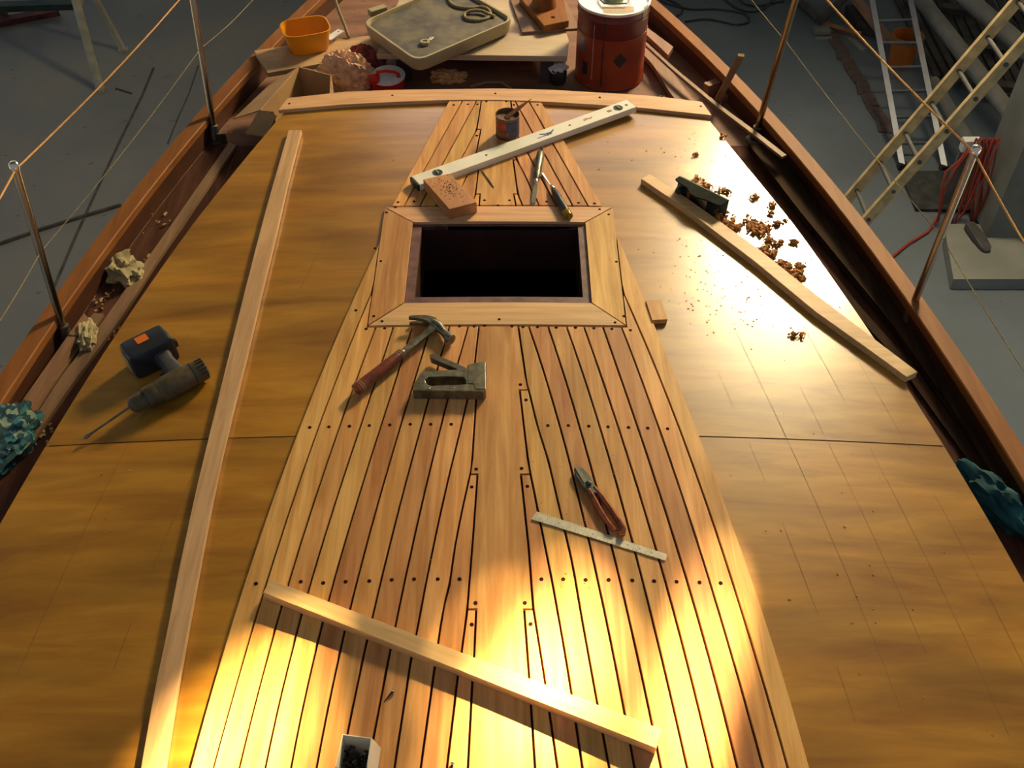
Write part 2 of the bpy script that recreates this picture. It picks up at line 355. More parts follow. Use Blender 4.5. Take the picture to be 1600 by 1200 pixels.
RO = [(1020,500),(1052,575),(1077,637),(1095,687),(1115,742),(1139,800),(1159,850),(1197,974),(1210,1010),(1234,1080),(1266,1200)]
Rm = [(976,462),(992,500),(1015,550),(1041,617),(1065,680),(1090,742),(1106,800),(1131,861),(1148,924),(1160,960),(1192,1062),(1231,1200)]
R1 = [(970,510),(990,557),(1010,612),(1030,667),(1050,735),(1075,800),(1109,908),(1131,979),(1157,1070),(1192,1200)]
R2 = [(941,509),(965,575),(984,630),(1005,695),(1040,800),(1079,927),(1089,960),(1120,1070),(1152,1200)]
R3 = [(912,509),(937,580),(960,650),(980,712),(1009,800),(1038,905),(1054,960),(1082,1070),(1114,1200)]
R4 = [(884,507),(905,567),(930,642),(947,700),(975,800),(1018,958),(1043,1070),(1074,1200)]
R5 = [(855,507),(880,580),(902,655),(925,738),(955,850),(982,960),(1005,1070),(1033,1200)]
R6 = [(825,506),(855,600),(880,680),(907,800),(925,861),(947,960),(966,1070),(992,1200)]
R7 = [(809,505),(823,600),(827,612),(840,667),(857,720),(877,806),(895,883),(908,960),(928,1070),(952,1200)]
R8 = [(812,609),(825,720),(829,741),(845,820),(862,905),(878,993),(891,1070),(910,1200)]
R9 = [(814,742),(826,855),(833,949),(842,1004),(852,1067),(871,1200)]
RK = [(819,953),(827,1060),(836,1200)]
LO = [(536,500),(513,557),(492,606),(469,661),(440,740),(410,825),(380,912),(366,960),(336,1060),(296,1200)]
Lm = [(581,456),(562,500),(533,576),(513,621),(502,657),(486,698),(470,747),(447,812),(430,870),(417,912),(400,960),(376,1044),(356,1108),(334,1200)]
L1 = [(587,509),(569,562),(554,600),(535,651),(516,704),(503,747),(480,817),(452,907),(435,960),(415,1040),(400,1090),(373,1200)]
L2 = [(615,508),(601,553),(577,621),(560,674),(536,748),(512,822),(482,920),(471,960),(444,1064),(414,1200)]
L3 = [(645,507),(622,580),(605,632),(584,702),(569,747),(545,825),(525,890),(504,975),(480,1072),(454,1200)]
L4 = [(675,507),(660,551),(648,585),(630,653),(618,698),(601,747),(582,815),(555,915),(538,986),(520,1072),(494,1200)]
L5 = [(704,506),(690,549),(660,653),(652,689),(635,750),(615,835),(590,927),(572,1002),(560,1056),(533,1200)]
L6 = [(732,506),(726,532),(717,562),(698,627),(690,659),(677,712),(668,750),(647,840),(622,965),(606,1025),(575,1200)]
L7 = [(749,504),(738,600),(733,612),(721,664),(702,740),(685,815),(667,902),(651,987),(642,1030),(616,1200)]
L8 = [(745,609),(737,730),(734,742),(720,805),(710,857),(702,915),(692,952),(685,1000),(679,1043),(657,1200)]
L9 = [(746,742),(740,827),(735,890),(730,952),(722,1012),(715,1058),(698,1200)]
LK = [(744,953),(741,1022),(738,1066),(731,1200)]
PT = 0.010; G = 0.0024
YH0 = RP(780, 509, PT).y - 0.002        # aft face of hatch surround
YE = RP(780, 1330, PT).y                # aft end, behind the frame
nib = [RP(820, 609, PT).y, RP(820, 741, PT).y, RP(820, 952, PT).y]
cR = [curve(c, PT, d) for c, d in ((RO, 3), (Rm, 3), (R1, 3), (R2, 3), (R3, 3), (R4, 3), (R5, 3), (R6, 3), (R7, 0), (R8, 0), (R9, 0), (RK, 0))]
cL = [curve(c, PT, d) for c, d in ((LO, 3), (Lm, 3), (L1, 3), (L2, 3), (L3, 3), (L4, 3), (L5, 3), (L6, 3), (L7, 0), (L8, 0), (L9, 0), (LK, 0))]
plug_src = []
def plank(fl, fr, Y0, Y1, gl=G, gr=G):
    mb = strip_between(MB(), fl, fr, Y0, Y1, PT, 0.0008, gl, gr); return mb.build('plank', M['teak'], boat, bevel=0.0008)
# surround hatch: margin planks run forward beside the surround
Ymr = RP(963, 372, PT).y; Yml = RP(592, 369, PT).y
hatchL = (RP(600, 323, PT).x+RP(577, 508, PT).x)/2; hatchR = (RP(952, 325, PT).x+RP(984, 509, PT).x)/2
YF0 = RP(780, 509, PT).y; YF1 = RP(780, 321, PT).y
def fr_out(side):
    def f(Y):
        base = (cR if side > 0 else cL)[1](Y)
        lim = hatchR+0.0005 if side > 0 else hatchL-0.0005
        return max(base, lim) if side > 0 else min(base, lim)
    return f
planks = []
planks.append(plank(fr_out(1), cR[0], YE, Ymr))
planks.append(plank(cL[0], fr_out(-1), YE, Yml))
for i in range(2, 9):
    s0 = YH0
    if i == 2:
        Yw = RP(978, 462, PT).y
        for f_in, lim, f_o in ((cR[2], hatchR+0.003, cR[1]), (cL[2], hatchL-0.003, cL[1])):
            mb = MB()
            if lim > 0:
                strip_between(mb, f_in, f_o, YE, s0, PT, 0.0008, G, G); strip_between(mb, lambda Y: lim, f_o, s0, Yw, PT, 0.0008, 0, G, cols=1)
            else:
                strip_between(mb, f_o, f_in, YE, s0, PT, 0.0008, G, G); strip_between(mb, f_o, lambda Y: lim, s0, Yw, PT, 0.0008, G, 0, cols=1)
            planks.append(mb.build('plank', M['teak'], boat))
        continue
    planks.append(plank(cR[i], cR[i-1], YE, s0)); planks.append(plank(cL[i-1], cL[i], YE, s0))
for i, y in ((9, nib[0]), (10, nib[1]), (11, nib[2])):
    planks.append(plank(cR[i], cR[i-1], YE, y-G)); planks.append(plank(cL[i-1], cL[i], YE, y-G))
king = MB(); ys = [YH0]+nib+[YE]
for k in range(4):
    strip_between(king, cL[8+k], cR[8+k], ys[k+1]+(G if k < 3 else 0), ys[k]+(G if k else 0), PT, 0.0008, G, G)
planks.append(king.build('king_plank', M['teak'], boat))
# forward part
FLO = [(701,157),(672,210),(643,266),(620,305),(612,321)]
FL1 = [(723,157),(704,191),(686,222),(662,266),(646,294),(633,320)]
FL2 = [(746,157),(728,185),(707,226),(692,257),(665,304),(657,320)]
FL3 = [(752,157),(745,202),(732,226),(721,247),(706,280),(682,320)]
FL4 = [(751,203),(742,250),(718,297),(704,320)]
FL5 = [(749,251),(743,304),(735,320)]
FLK = [(750,304),(749,320)]
FRO = [(847,157),(863,191),(885,225),(942,322)]
FR1 = [(826,157),(849,198),(865,226),(900,289),(919,321)]
FR2 = [(804,157),(816,178),(832,206),(842,226),(854,248),(874,280),(893,320)]
FR3 = [(798,157),(803,203),(822,234),(842,272),(869,320)]
FR4 = [(797,205),(807,249),(817,267),(842,320)]
FR5 = [(802,251),(809,303),(816,320)]
FRK = [(803,304),(806,320)]
fL = [curve(c, PT, d) for c, d in ((FLO, 1), (FL1, 1), (FL2, 1), (FL3, 0), (FL4, 0), (FL5, 0), (FLK, 0))]
fR = [curve(c, PT, d) for c, d in ((FRO, 1), (FR1, 1), (FR2, 1), (FR3, 0), (FR4, 0), (FR5, 0), (FRK, 0))]
YT = RP(775, 157, PT).y; YB = YF1+0.003
fn_ = [RP(745, 202, PT).y, RP(745, 250, PT).y, RP(745, 303, PT).y]
for i, y in ((1, YT), (2, YT), (3, YT), (4, fn_[0]), (5, fn_[1]), (6, fn_[2])):
    planks.append(plank(fL[i-1], fL[i], YB, y-G)); planks.append(plank(fR[i], fR[i-1], YB, y-G))
king = MB(); ys = [YT]+fn_+[YB]
for k in range(4): strip_between(king, fL[3+k], fR[3+k], ys[k+1]+(G if k < 3 else 0), ys[k]+(G if k else -G), PT, 0.0008, G, G, cols=3)
planks.append(king.build('king_plank', M['teak'], boat))
# dark seam bed under the planking
bed = MB()
strip_between(bed, lambda Y: cL[0](Y)+0.004, lambda Y: cR[0](Y)-0.004, YE, YF0, 0.0007, 0.0002, cols=12)
strip_between(bed, lambda Y: fL[0](Y)+0.004, lambda Y: fR[0](Y)-0.004, YF1, YT, 0.0007, 0.0002, cols=8)
strip_between(bed, lambda Y: min(cL[0](Y)+0.01, hatchL), lambda Y: -0.26, YF0, Yml, 0.0007, 0.0002)
strip_between(bed, lambda Y: 0.20, lambda Y: max(cR[0](Y)-0.01, hatchR), YF0, Ymr, 0.0007, 0.0002)
bed.build('seam_bed', M['caulk'], boat)

# hatch surround: four mitred boards
oT = [RP(600, 323, PT), RP(952, 325, PT), RP(984, 509, PT), RP(577, 508, PT)]
iT = [RP(643, 346, PT), RP(913, 348, PT), RP(927, 474, PT), RP(633, 473, PT)]
for a in (oT, iT):
    l = (a[0].x+a[3].x)/2; r = (a[1].x+a[2].x)/2; f_ = (a[0].y+a[1].y)/2; bk = (a[2].y+a[3].y)/2
    a[0].x = a[3].x = l; a[1].x = a[2].x = r; a[0].y = a[1].y = f_; a[2].y = a[3].y = bk
for i in range(4):
    j = (i+1) % 4
    quad = [oT[i], oT[j], iT[j], iT[i]]
    c = sum(quad, Vector())/4
    dirv = (oT[j]-oT[i]).normalized()
    q = []
    for p in quad:        # leave a fine gap along mitres
        s = (p-c).dot(dirv); q.append(p-dirv*math.copysign(0.0022, s))
    # subdivide the long boards across the camber
    mb = MB(); n = 12 if i in (0, 2) else 1
    a0, a1, b1, b0 = q
    rows = []
    for k in range(n+1):
        u = k/n; A = a0.lerp(a1, u); B_ = b0.lerp(b1, u)
        rows.append([Vector((P.x, P.y, (PT if t_ else 0.001)+rz(P.x))) for P, t_ in ((A, 1), (B_, 1), (B_, 0), (A, 0))])
    mb.quadstrip(rows)
    mb.build('hatch_board', M['bar'] if i in (0, 2) else M['teak'], boat, bevel=0.0006)
# lip and dark opening
hi = [RP(656, 353, 0), RP(902, 356, 0), RP(912, 465, 0), RP(651, 465, 0)]
hx0 = (hi[0].x+hi[3].x)/2; hx1 = (hi[1].x+hi[2].x)/2; hy0 = (hi[2].y+hi[3].y)/2; hy1 = (hi[0].y+hi[1].y)/2
ix0, ix1, iy0, iy1 = iT[0].x+0.001, iT[1].x-0.001, iT[2].y+0.001, iT[0].y-0.001
lip = MB(); rf = lambda h: (lambda x, y: h+rz(x))
strip_between(lip, lambda Y: ix0, lambda Y: ix1, iy0, hy0, 0.001, -0.012, n=1, cols=10)
strip_between(lip, lambda Y: ix0, lambda Y: ix1, hy1, iy1, 0.001, -0.012, n=1, cols=10)
for poly in ([(ix0, hy0), (hx0, hy0), (hx0, hy1), (ix0, hy1)], [(hx1, hy0), (ix1, hy0), (ix1, hy1), (hx1, hy1)]):
    lip.prism(poly, rf(0.001), rf(-0.012))
lip.build('hatch_lip', M['lip'], boat)
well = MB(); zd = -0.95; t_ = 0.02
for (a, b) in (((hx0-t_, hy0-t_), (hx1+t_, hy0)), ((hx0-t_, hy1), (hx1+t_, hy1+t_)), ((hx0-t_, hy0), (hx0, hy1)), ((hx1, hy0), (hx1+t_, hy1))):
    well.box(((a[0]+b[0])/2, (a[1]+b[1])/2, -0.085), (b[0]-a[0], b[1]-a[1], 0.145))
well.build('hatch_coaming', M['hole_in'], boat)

# plywood cabin top, port/starboard edge curves
REL = [(431,182),(399,226),(352,285),(240,434),(172,537),(129,600),(75,692),(40,750),(0,820),(-60,930),(-250,1300)]
RER = [(1113,181),(1137,216),(1200,297),(1237,345),(1282,412),(1350,503),(1415,600),(1473,697),(1533,787),(1590,900),(1640,985),(1800,1310)]
eL = curve(REL, 0, 3); eR = curve(RER, 0, 3)
Ys = RP(780, 678, 0).y
YFR = RP(780, 140, 0.0).y
fb_top = [(449,153),(540,143),(620,140),(700,139),(780,138),(860,140),(1000,148),(1050,153),(1097,159)]
fb_bot = [(435,172),(540,163),(620,159),(700,156),(780,156),(860,159),(1000,168),(1055,174),(1112,180)]
front_pts = W2(fb_top, 0.012)
cf = np.polyfit([p[0] for p in front_pts], [p[1] for p in front_pts], 2)
YFx = lambda x: float(np.polyval(cf, x))-0.01
def roof_panel(Ya, Yb, name, front=False):
    mb = MB(); rows = []
    n = 24
    ycuts = sorted(set([Ya+(Yb-Ya)*i/n for i in range(n+1)]+[y for y in (hy0, hy1) if Ya < y < Yb]))
    us = []
    grid = []
    for Y in ycuts:
        l, r = eL(Y), eR(Y)
        xs = [l+(hx0-l)*i/10 for i in range(10)]+[hx0+(hx1-hx0)*i/6 for i in range(7)]+[hx1+(r-hx1)*(i+1)/10 for i in range(10)]
        grid.append([(x, Y) for x in xs])
    nx = len(grid[0]); vs = []
    for g in grid:
        for x, Y in g:
            yy = Y
            if front: yy = Y+(YFx(x)-Yb)*max(0, (Y-2.4)/(Yb-2.4))
            vs.append((x, yy, rz(x)))
    nv = len(vs); fs = []
    for i in range(len(grid)-1):
        for j in range(nx-1):
            if 10 <= j < 16 and hy0-1e-4 <= ycuts[i] and ycuts[i+1] <= hy1+1e-4: continue
            fs.append((i*nx+j, i*nx+j+1, (i+1)*nx+j+1, (i+1)*nx+j))
    mb.add(vs, fs)
    o = mb.build(name, M['ply'], boat, smooth=30)
    md = o.modifiers.new('solid', 'SOLIDIFY'); md.thickness = 0.012; md.offset = -1
    es = o.modifiers.new('split', 'EDGE_SPLIT'); es.split_angle = math.radians(30)
    return o
YP0 = RP(780, 1350, 0).y
roof_panel(YP0, Ys-0.0006, 'plywood_panel'); roof_panel(Ys+0.0006, YFR, 'plywood_panel', True)
# pencil guide lines following the planking run
pl = MB()
def pline(pts, w=0.0012):
    P = [RP(x, y, 0.0) for x, y in pts]
    for a, b in zip(P, P[1:]):
        d = (b-a).normalized(); s = Vector((-d.y, d.x, 0))*w/2
        vs = [a-s, b-s, b+s, a+s]
        pl.add([(v.x, v.y, rz(v.x)+0.0005) for v in vs], [(0, 1, 2, 3)])
for k in range(1, 9):
    off = 0.047*(k+0.2)
    for sgn, f in ((1, cR[0]), (-1, cL[0])):
        a = random.uniform(0.8, 1.0); b = random.uniform(1.7, 2.15)
        if sgn < 0 and k % 2: continue
        pts = [(f(a+(b-a)*i/8)+sgn*off*2.0, a+(b-a)*i/8) for i in range(9)]
        for i in range(8):
            if random.random() < 0.12: continue
            x0, y0 = pts[i]; x1, y1 = pts[i+1]; w = 0.0008
            if abs(x0) > 1.15: continue
            if not (eL(y0)+0.02 < x0 < eR(y0)-0.02): continue
            pl.add([(x0-w/2, y0, rz(x0)+0.0005), (x0+w/2, y0, rz(x0)+0.0005), (x1+w/2, y1, rz(x1)+0.0005), (x1-w/2, y1, rz(x1)+0.0005)], [(0, 1, 2, 3)])
pline([(380,461),(360,540)]) if False else None
pline([(517,360),(495,400),(470,450)])
pl.build('pencil_guide_lines', M['pencil'], boat, kind='stuff')
# joint of the two sheets
for fa, fb in ((lambda Y: eL(Y)+0.01, lambda Y: cL[0](Y)-0.003), (lambda Y: cR[0](Y)+0.003, lambda Y: eR(Y)-0.003)):
    x0, x1 = fa(Ys), fb(Ys); n = 10; jm = MB()
    for i in range(n):
        a = x0+(x1-x0)*i/n; b = x0+(x1-x0)*(i+1)/n
        jm.add([(a, Ys-0.0014, rz(a)+0.0004), (b, Ys-0.0014, rz(b)+0.0004), (b, Ys+0.0014, rz(b)+0.0004), (a, Ys+0.0014, rz(a)+0.0004)], [(0, 1, 2, 3)])
    jm.build('sheet_joint', M['caulk'], boat)
# front batten
fb = px_strip(fb_top, fb_bot, 0.013, 0.0125, n=28)
fb.build('front_batten', M['bar'], boat, bevel=0.001)

# plugs
holes = [(400,912),(470,909),(505,911),(540,909),(577,908),(612,906),(647,905),(684,905),(718,905),(846,905),(880,905),(915,906),(951,906),(988,907),(1022,908),(1057,909),(1093,910),(1126,911),
 (484,668),(514,667),(546,666),(577,665),(609,664),(641,663),(673,663),(705,663),(856,665),(888,665),(920,666),(950,667),(982,668),(1012,669),(1043,670),
 (572,514),(601,513),(688,511),(718,510),(741,510),(757,509),(800,510),(817,511),(840,511),(869,512),(899,512),(928,513),(956,514),(985,516),
 (813,601),(822,625),(744,733),(737,761),(815,732),(824,760),(743,942),(737,976),(820,942),(829,975),
 (709,164),(731,163),(746,163),(760,158.5),(791,158.5),(803,164),(818,164),(840,164),(745,212),(622,316),(647,315),(757,313),(796,313),(854,315),(904,317),(929,318),
 (586,388),(556,485)]
pg = MB(); 
def disc(mb, p, r=0.0042, n=12, h=0.0006):
    mb.lathe([(r, -h), (r, h), (0, h)], p, n=n)
for i, (x, y) in enumerate(holes):
    p = RP(x, y, PT); mb = MB(); disc(mb, p); mb.build('screw_plug', M['plug'], boat)
for (x, y) in [(618,324),(604,332),(778,321),(937,327),(951,335),(595,408),(584,494),(597,502),(780,499),(963,409),(961,504),(975,494),(452,162),(613,149),(774,146),(937,152),(1095,166)]:
    h = 0.013 if y < 170 else PT
    mb = MB(); disc(mb, RP(x, y, h), 0.004); mb.build('screw_plug', M['plug'], boat)

# cabin sides, front, decks, bulwarks
ZD = -0.19
cs = MB(); YA, YB2 = YP0, YFx(-0.72)
for f, s in ((eL, 1), (eR, -1)):
    rows = []
    for i in range(25):
        Y = YA+(YFx(f(3.1))-YA)*i/24; x = f(Y)+s*0.012
        rows.append([Vector((x, Y, rz(x)-0.012)), Vector((x+s*0.02, Y, rz(x)-0.012)), Vector((x+s*0.02, Y, ZD-0.01)), Vector((x, Y, ZD-0.01))])
    cs.quadstrip(rows)
cs.build('cabin_side', M['inner'], boat)
cfm = MB(); rows = []
xl, xr = eL(YFx(-0.72))+0.012, eR(YFx(0.6))-0.012
for i in range(17):
    x = xl+(xr-xl)*i/16; y = YFx(x)-0.012
    rows.append([Vector((x, y, rz(x)-0.0125)), Vector((x, y-0.02, rz(x)-0.0125)), Vector((x, y-0.02, ZD-0.01)), Vector((x, y, ZD-0.01))])
cfm.quadstrip(rows); cfm.build('cabin_front', M['inner'], boat)

CLO = [(487,-4),(450,26),(415,60),(378,100),(325,158),(300,190),(217,287),(185,322),(115,425),(70,477),(0,580),(-60,675),(-260,1000)]
CRO = [(1000,-22),(1024,0),(1062,28),(1131,92),(1197,163),(1247,223),(1265,246),(1334,323),(1360,352),(1450,465),(1470,500),(1533,597),(1597,697),(1690,850),(1850,1120)]
ZC = -0.10
def W2z(pts, z): return [(D(x, y, z).x, D(x, y, z).y) for x, y in pts]
def curvez(pts, z, deg=3):
    w = W2z(pts, z); c = np.polyfit([p[1] for p in w], [p[0] for p in w], deg); return lambda Y: float(np.polyval(c, Y))
oL = curvez(CLO, ZC); oR = curvez(CRO, ZC)
YBOW = 4.45; YST = 0.9
def rail(f, s, nm):
    cap = MB(); rows = []; inn = MB(); r2 = []; hl = MB(); r3 = []
    for i in range(41):
        Y = YST+(YBOW-YST)*i/40; x = f(Y); w = 0.052
        rows.append([Vector((x, Y, ZC-0.003)), Vector((x+s*0.003, Y, ZC)), Vector((x+s*(w-0.003), Y, ZC)), Vector((x+s*w, Y, ZC-0.003)), Vector((x+s*w, Y, ZC-0.024)), Vector((x, Y, ZC-0.024))])
        r2.append([Vector((x+s*0.008, Y, ZC-0.024)), Vector((x+s*(w-0.008), Y, ZC-0.024)), Vector((x+s*(w-0.008), Y, ZD)), Vector((x+s*0.008, Y, ZD))])
        q = 0.02+0.5*((Y-YST)/(YBOW-YST))**2
        r3.append([Vector((x+s*0.012, Y, ZD-0.001)), Vector((x+s*0.05, Y, ZD-0.001)), Vector((x+s*(0.12+q*0.4), Y, -1.6)), Vector((XC-s*0.05, Y, -2.5)), Vector((XC-s*0.05-s*0.03, Y, -2.52)), Vector((x+s*(0.05+q*0.4), Y, -1.6))])
    cap.quadstrip(rows).build('cap_rail', M['cap'], boat, smooth=20)
    inn.quadstrip(r2).build('bulwark', M['inner'], boat)
    hl.quadstrip(r3).build('hull_planking', M['hull'], boat, smooth=50)
rail(oL, 1, 'port'); rail(oR, -1, 'starboard')
for f, g, s in ((oL, eL, 1), (oR, eR, -1)):
    dk = MB()
    a = (lambda Y: oL(Y)+0.045) if s > 0 else (lambda Y: eR(min(Y, 3.1))-0.03)
    b = (lambda Y: eL(min(Y, 3.1))+0.03) if s > 0 else (lambda Y: oR(Y)-0.045)
    strip_between(dk, a, b, YST, YB2, ZD, ZD-0.02, roof=False, cols=2).build('side_deck', M['deck'], boat)
fd = MB(); strip_between(fd, lambda Y: oL(Y)+0.045, lambda Y: oR(Y)-0.045, YB2, YBOW, ZD, ZD-0.02, roof=False, cols=6).build('foredeck', M['fore'], boat)
# cabin sole far below the hatch keeps the opening dark
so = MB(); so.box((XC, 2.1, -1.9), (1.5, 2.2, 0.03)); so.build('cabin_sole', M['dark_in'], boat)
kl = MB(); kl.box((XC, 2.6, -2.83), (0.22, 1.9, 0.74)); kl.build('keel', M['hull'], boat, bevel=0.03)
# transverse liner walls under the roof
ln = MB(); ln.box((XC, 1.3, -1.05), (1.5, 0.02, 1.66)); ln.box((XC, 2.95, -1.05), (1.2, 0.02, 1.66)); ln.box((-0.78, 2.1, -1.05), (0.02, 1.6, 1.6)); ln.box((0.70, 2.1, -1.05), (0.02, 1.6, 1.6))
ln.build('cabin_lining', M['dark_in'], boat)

# stanchions
ST = [((106,537),(22,258),.33), ((337,222),(297,-27),.33), ((1413,512),(1525,232),.33), ((1178,220),(1257,-48),.447)]
stv = []
for b, t, zt_ in ST:
    B = D(*b, ZD); T = D(*t, zt_); stv.append((B, T))
    mb = MB(); mb.tube([B+Vector((0, 0, 0.0)), T], 0.0105, 14)
    s_ = mb.build('stanchion', M['steel'], boat, smooth=40)
    bb = MB(); bb.lathe([(0.030, 0), (0.030, 0.006), (0.019, 0.012), (0.0165, 0.06), (0.012, 0.062)], B, (T-B), 16)
    bb.box(B+Vector((0.028, -0.01, 0.02)), (0.03, 0.008, 0.04)); bb.build('stanchion_socket', M['steel_dark'], s_, smooth=40)
    cp = MB(); cp.lathe([(0.0125, -0.012), (0.0135, -0.004), (0.0125, 0.004), (0.008, 0.009), (0, 0.010)], T, (T-B), 16); cp.build('stanchion_cap', M['bright'], s_, smooth=60)
def pt_on(i, px, py):      # point on stanchion nearest to pixel row py
    B, T = stv[i]; best = None
    for k in range(101):
        p = B.lerp(T, k/100); q = p-O; zc = q.dot(FW); yy = 600-FPX*q.dot(UP)/zc
        if best is None or abs(yy-py) < best[0]: best = (abs(yy-py), p)
    return best[1]
def line_through(name, pts, label, r=0.0028, m=None):
    rows = []
    for a, b in zip(pts, pts[1:]):
        for k in range(8):
            u = k/8; sag = -0.012*math.sin(PI*u)*(b-a).length; rows.append(a.lerp(b, u)+Vector((0, 0, sag)))
    rows.append(pts[-1])
    MB().tube(rows, r, 6).build(name, m or M['ropew'], None, label, 'rope', smooth=60)
def top(i, off=0.012): B, T = stv[i]; return T-(T-B).normalized()*off
def mid(i, py): return pt_on(i, 0, py)
a = top(0); b = top(1); line_through('guard_rope', [DT(-60, 400, 2.1), a, b, b+(b-a)*0.4+Vector((0.15, 0, 0))], 'upper yellow rope strung along left side rail above the grey floor', 0.0026)
a = mid(0, 395); b = mid(1, 76); line_through('guard_rope', [DT(-40, 560, 2.25), a, b, DT(395, 0, (b-O).dot(FW)+0.5), DT(430, -40, (b-O).dot(FW)+0.75)], 'thin lower rope at mid height of the left side posts', 0.0013, M['rope2'])
a = top(2); b = top(3); line_through('guard_rope', [DT(1640, 445, 2.35), a, b, b+(b-a)*0.4], 'upper yellow rope strung along right side rail crossing the ladders', 0.003)
a = mid(2, 368); b = mid(3, 62); line_through('guard_rope', [DT(1640, 640, 2.3), a, b, b+(b-a)*0.4], 'thin lower rope at mid height of the right side posts', 0.0014, M['rope2'])

# right side deck: long dark boards
bd = lambda l, r, h, t, **k: px_strip(l, r, h, t, deck=ZD, **k)
bd([(1135,250),(1200,325),(1290,440),(1390,548),(1500,700),(1610,850)], [(1143,240),(1212,322),(1300,430),(1417,560),(1515,690),(1625,845)], 0.012, 0.012, n=24).build('dark_lath', M['darkboard'], None, 'narrow dark wooden lath lying along the right side deck beside the plywood', 'board')
bd([(1170,225),(1250,330),(1390,500),(1500,655),(1600,823),(1700,990)], [(1202,222),(1281,320),(1417,500),(1512,632),(1600,760),(1720,940)], 0.030, 0.022, n=24).build('dark_plank', M['darkboard'], None, 'wide dark stained plank lying beside the right bulwark', 'board')
bd([(1000,62),(1050,108),(1118,165),(1180,212),(1222,245)], [(1004,60),(1053,105),(1121,161),(1184,207),(1229,242)], 0.075, 0.010, n=16).build('long_thin_lath', M['strip'], None, 'thin pale lath leaning along the right bulwark behind the red drum', 'board')
bd([(995,75),(1020,100),(1050,150),(1066,165)], [(1015,60),(1038,95),(1078,150),(1092,165)], 0.035, 0.02, n=8).build('offcut_board', M['strip'], None, 'brown board with nail hole running aft from the red drum', 'board')
bd([(1005,38),(1052,73)], [(1008,52),(1044,86)], 0.06, 0.02, n=4).build('offcut_board', M['strip'], None, 'short brown offcut with nail holes right of the red drum against bulwark', 'board')
# wedge stick standing by the right rail
wt = MB(); A = D(1122, 155, ZD+0.03); B = DT(1158, 86, (A-O).dot(FW)*0.94)
dv = (B-A).normalized(); sd = Vector((1, -0.2, 0.0)).normalized()*0.011; nd = dv.cross(sd).normalized()*0.006
wt.quadstrip([[P+sd+nd, P-sd+nd, P-sd-nd, P+sd-nd] for P in (A, B)])
wt.build('wooden_stick', M['strip'], None, 'short wooden stick standing up against the right cap rail', 'stick')
MB().box(D(1112, 138, ZD+0.026)+Vector((0, 0, 0)), (0.06, 0.03, 0.05), Matrix.Rotation(0.6, 3, 'Z')).build('wood_offcut', M['strip'], None, 'small wood block at the foot of the upright stick', 'wood block', bevel=0.002)
MB().box(D(1132, 153, ZD+0.016), (0.05, 0.03, 0.03), Matrix.Rotation(0.6, 3, 'Z')).build('wood_offcut', M['strip'], None, 'low wood block aft of the upright stick beside the thin lath', 'wood block', bevel=0.002)

# left side deck strips
bd([(358,222),(240,390),(162,500),(87,600),(20,706)], [(369,227),(240,416),(187,500),(112,600),(36,711)], 0.014, 0.012, n=20).build('wooden_strip', M['strip'], None, 'long brown strip lying on the left side deck beside the plywood', 'strip')
bd([(131,489),(75,568),(20,647)], [(138,497),(83,579),(34,656)], 0.040, 0.036, n=8).build('wooden_strip', M['strip'], None, 'short strip standing on edge by the left bulwark near the post', 'strip')
bd([(146,489),(100,548),(40,630)], [(162,490),(113,560),(52,640)], 0.012, 0.010, n=8).build('wooden_strip', M['strip'], None, 'flat short strip between the on-edge strip and long brown strip', 'strip')

# ------------------------------------------------------------------ crumpled things
def crumple(center, size, mat, name, label, cat, amp=0.35, freq=3.0, seed=0, sub=4, squash=1.0, rotz=0.0, parent=None, fold=0.5):
    bm = bmesh.new(); bmesh.ops.create_icosphere(bm, subdivisions=sub, radius=1)
    R = Matrix.Rotation(rotz, 3, 'Z'); mb = MB()
    for v in bm.verts:
        p = v.co.copy(); q = p*freq+Vector((seed*7.1, seed*3.3, 0))
        n1 = noise.noise(q); n2 = 1-abs(noise.noise(q*1.9+Vector((9, 2, 5))))*2; n3 = 1-abs(noise.noise(q*4.1))*2
        r = 1+amp*(n1*0.9+n2*fold+n3*fold*0.35)
        p = p*r; p.z = max(p.z, -0.55)
        v.co = R @ Vector((p.x*size[0], p.y*size[1], (p.z+0.55)*size[2]*squash))+Vector(center)
    bm.verts.index_update()
    mb.add([v.co.copy() for v in bm.verts], [tuple(v.index for v in f.verts) for f in bm.faces]); bm.free()
    return mb.build(name, mat, parent, label, cat, smooth=35)
crumple(D(196, 428, ZD), (0.040, 0.058, 0.026), M['pale'], 'crumpled_paper', 'crumpled pale paper on left side deck between bulwark and long strip', 'paper', 0.6, 2.6, 1, rotz=0.6)
crumple(D(137, 528, ZD+0.014), (0.022, 0.045, 0.018), M['pale'], 'crumpled_paper', 'crumpled pale paper lying on the two short strips', 'paper', 0.6, 2.6, 2, rotz=0.2)
crumple(D(-8, 712, ZD), (0.07, 0.12, 0.06), M['tartan'], 'patterned_rag', 'green and teal patterned rag bunched on the left side deck', 'cloth', 0.35, 2.6, 3, sub=5, rotz=-0.4)
crumple(D(1545, 790, ZD), (0.036, 0.105, 0.045), M['teal'], 'teal_rag', 'teal rag bunched on the right side deck beside the plywood', 'cloth', 0.4, 2.2, 4, rotz=0.5)

# ------------------------------------------------------------------ foredeck clutter
def lathe_thing(): pass
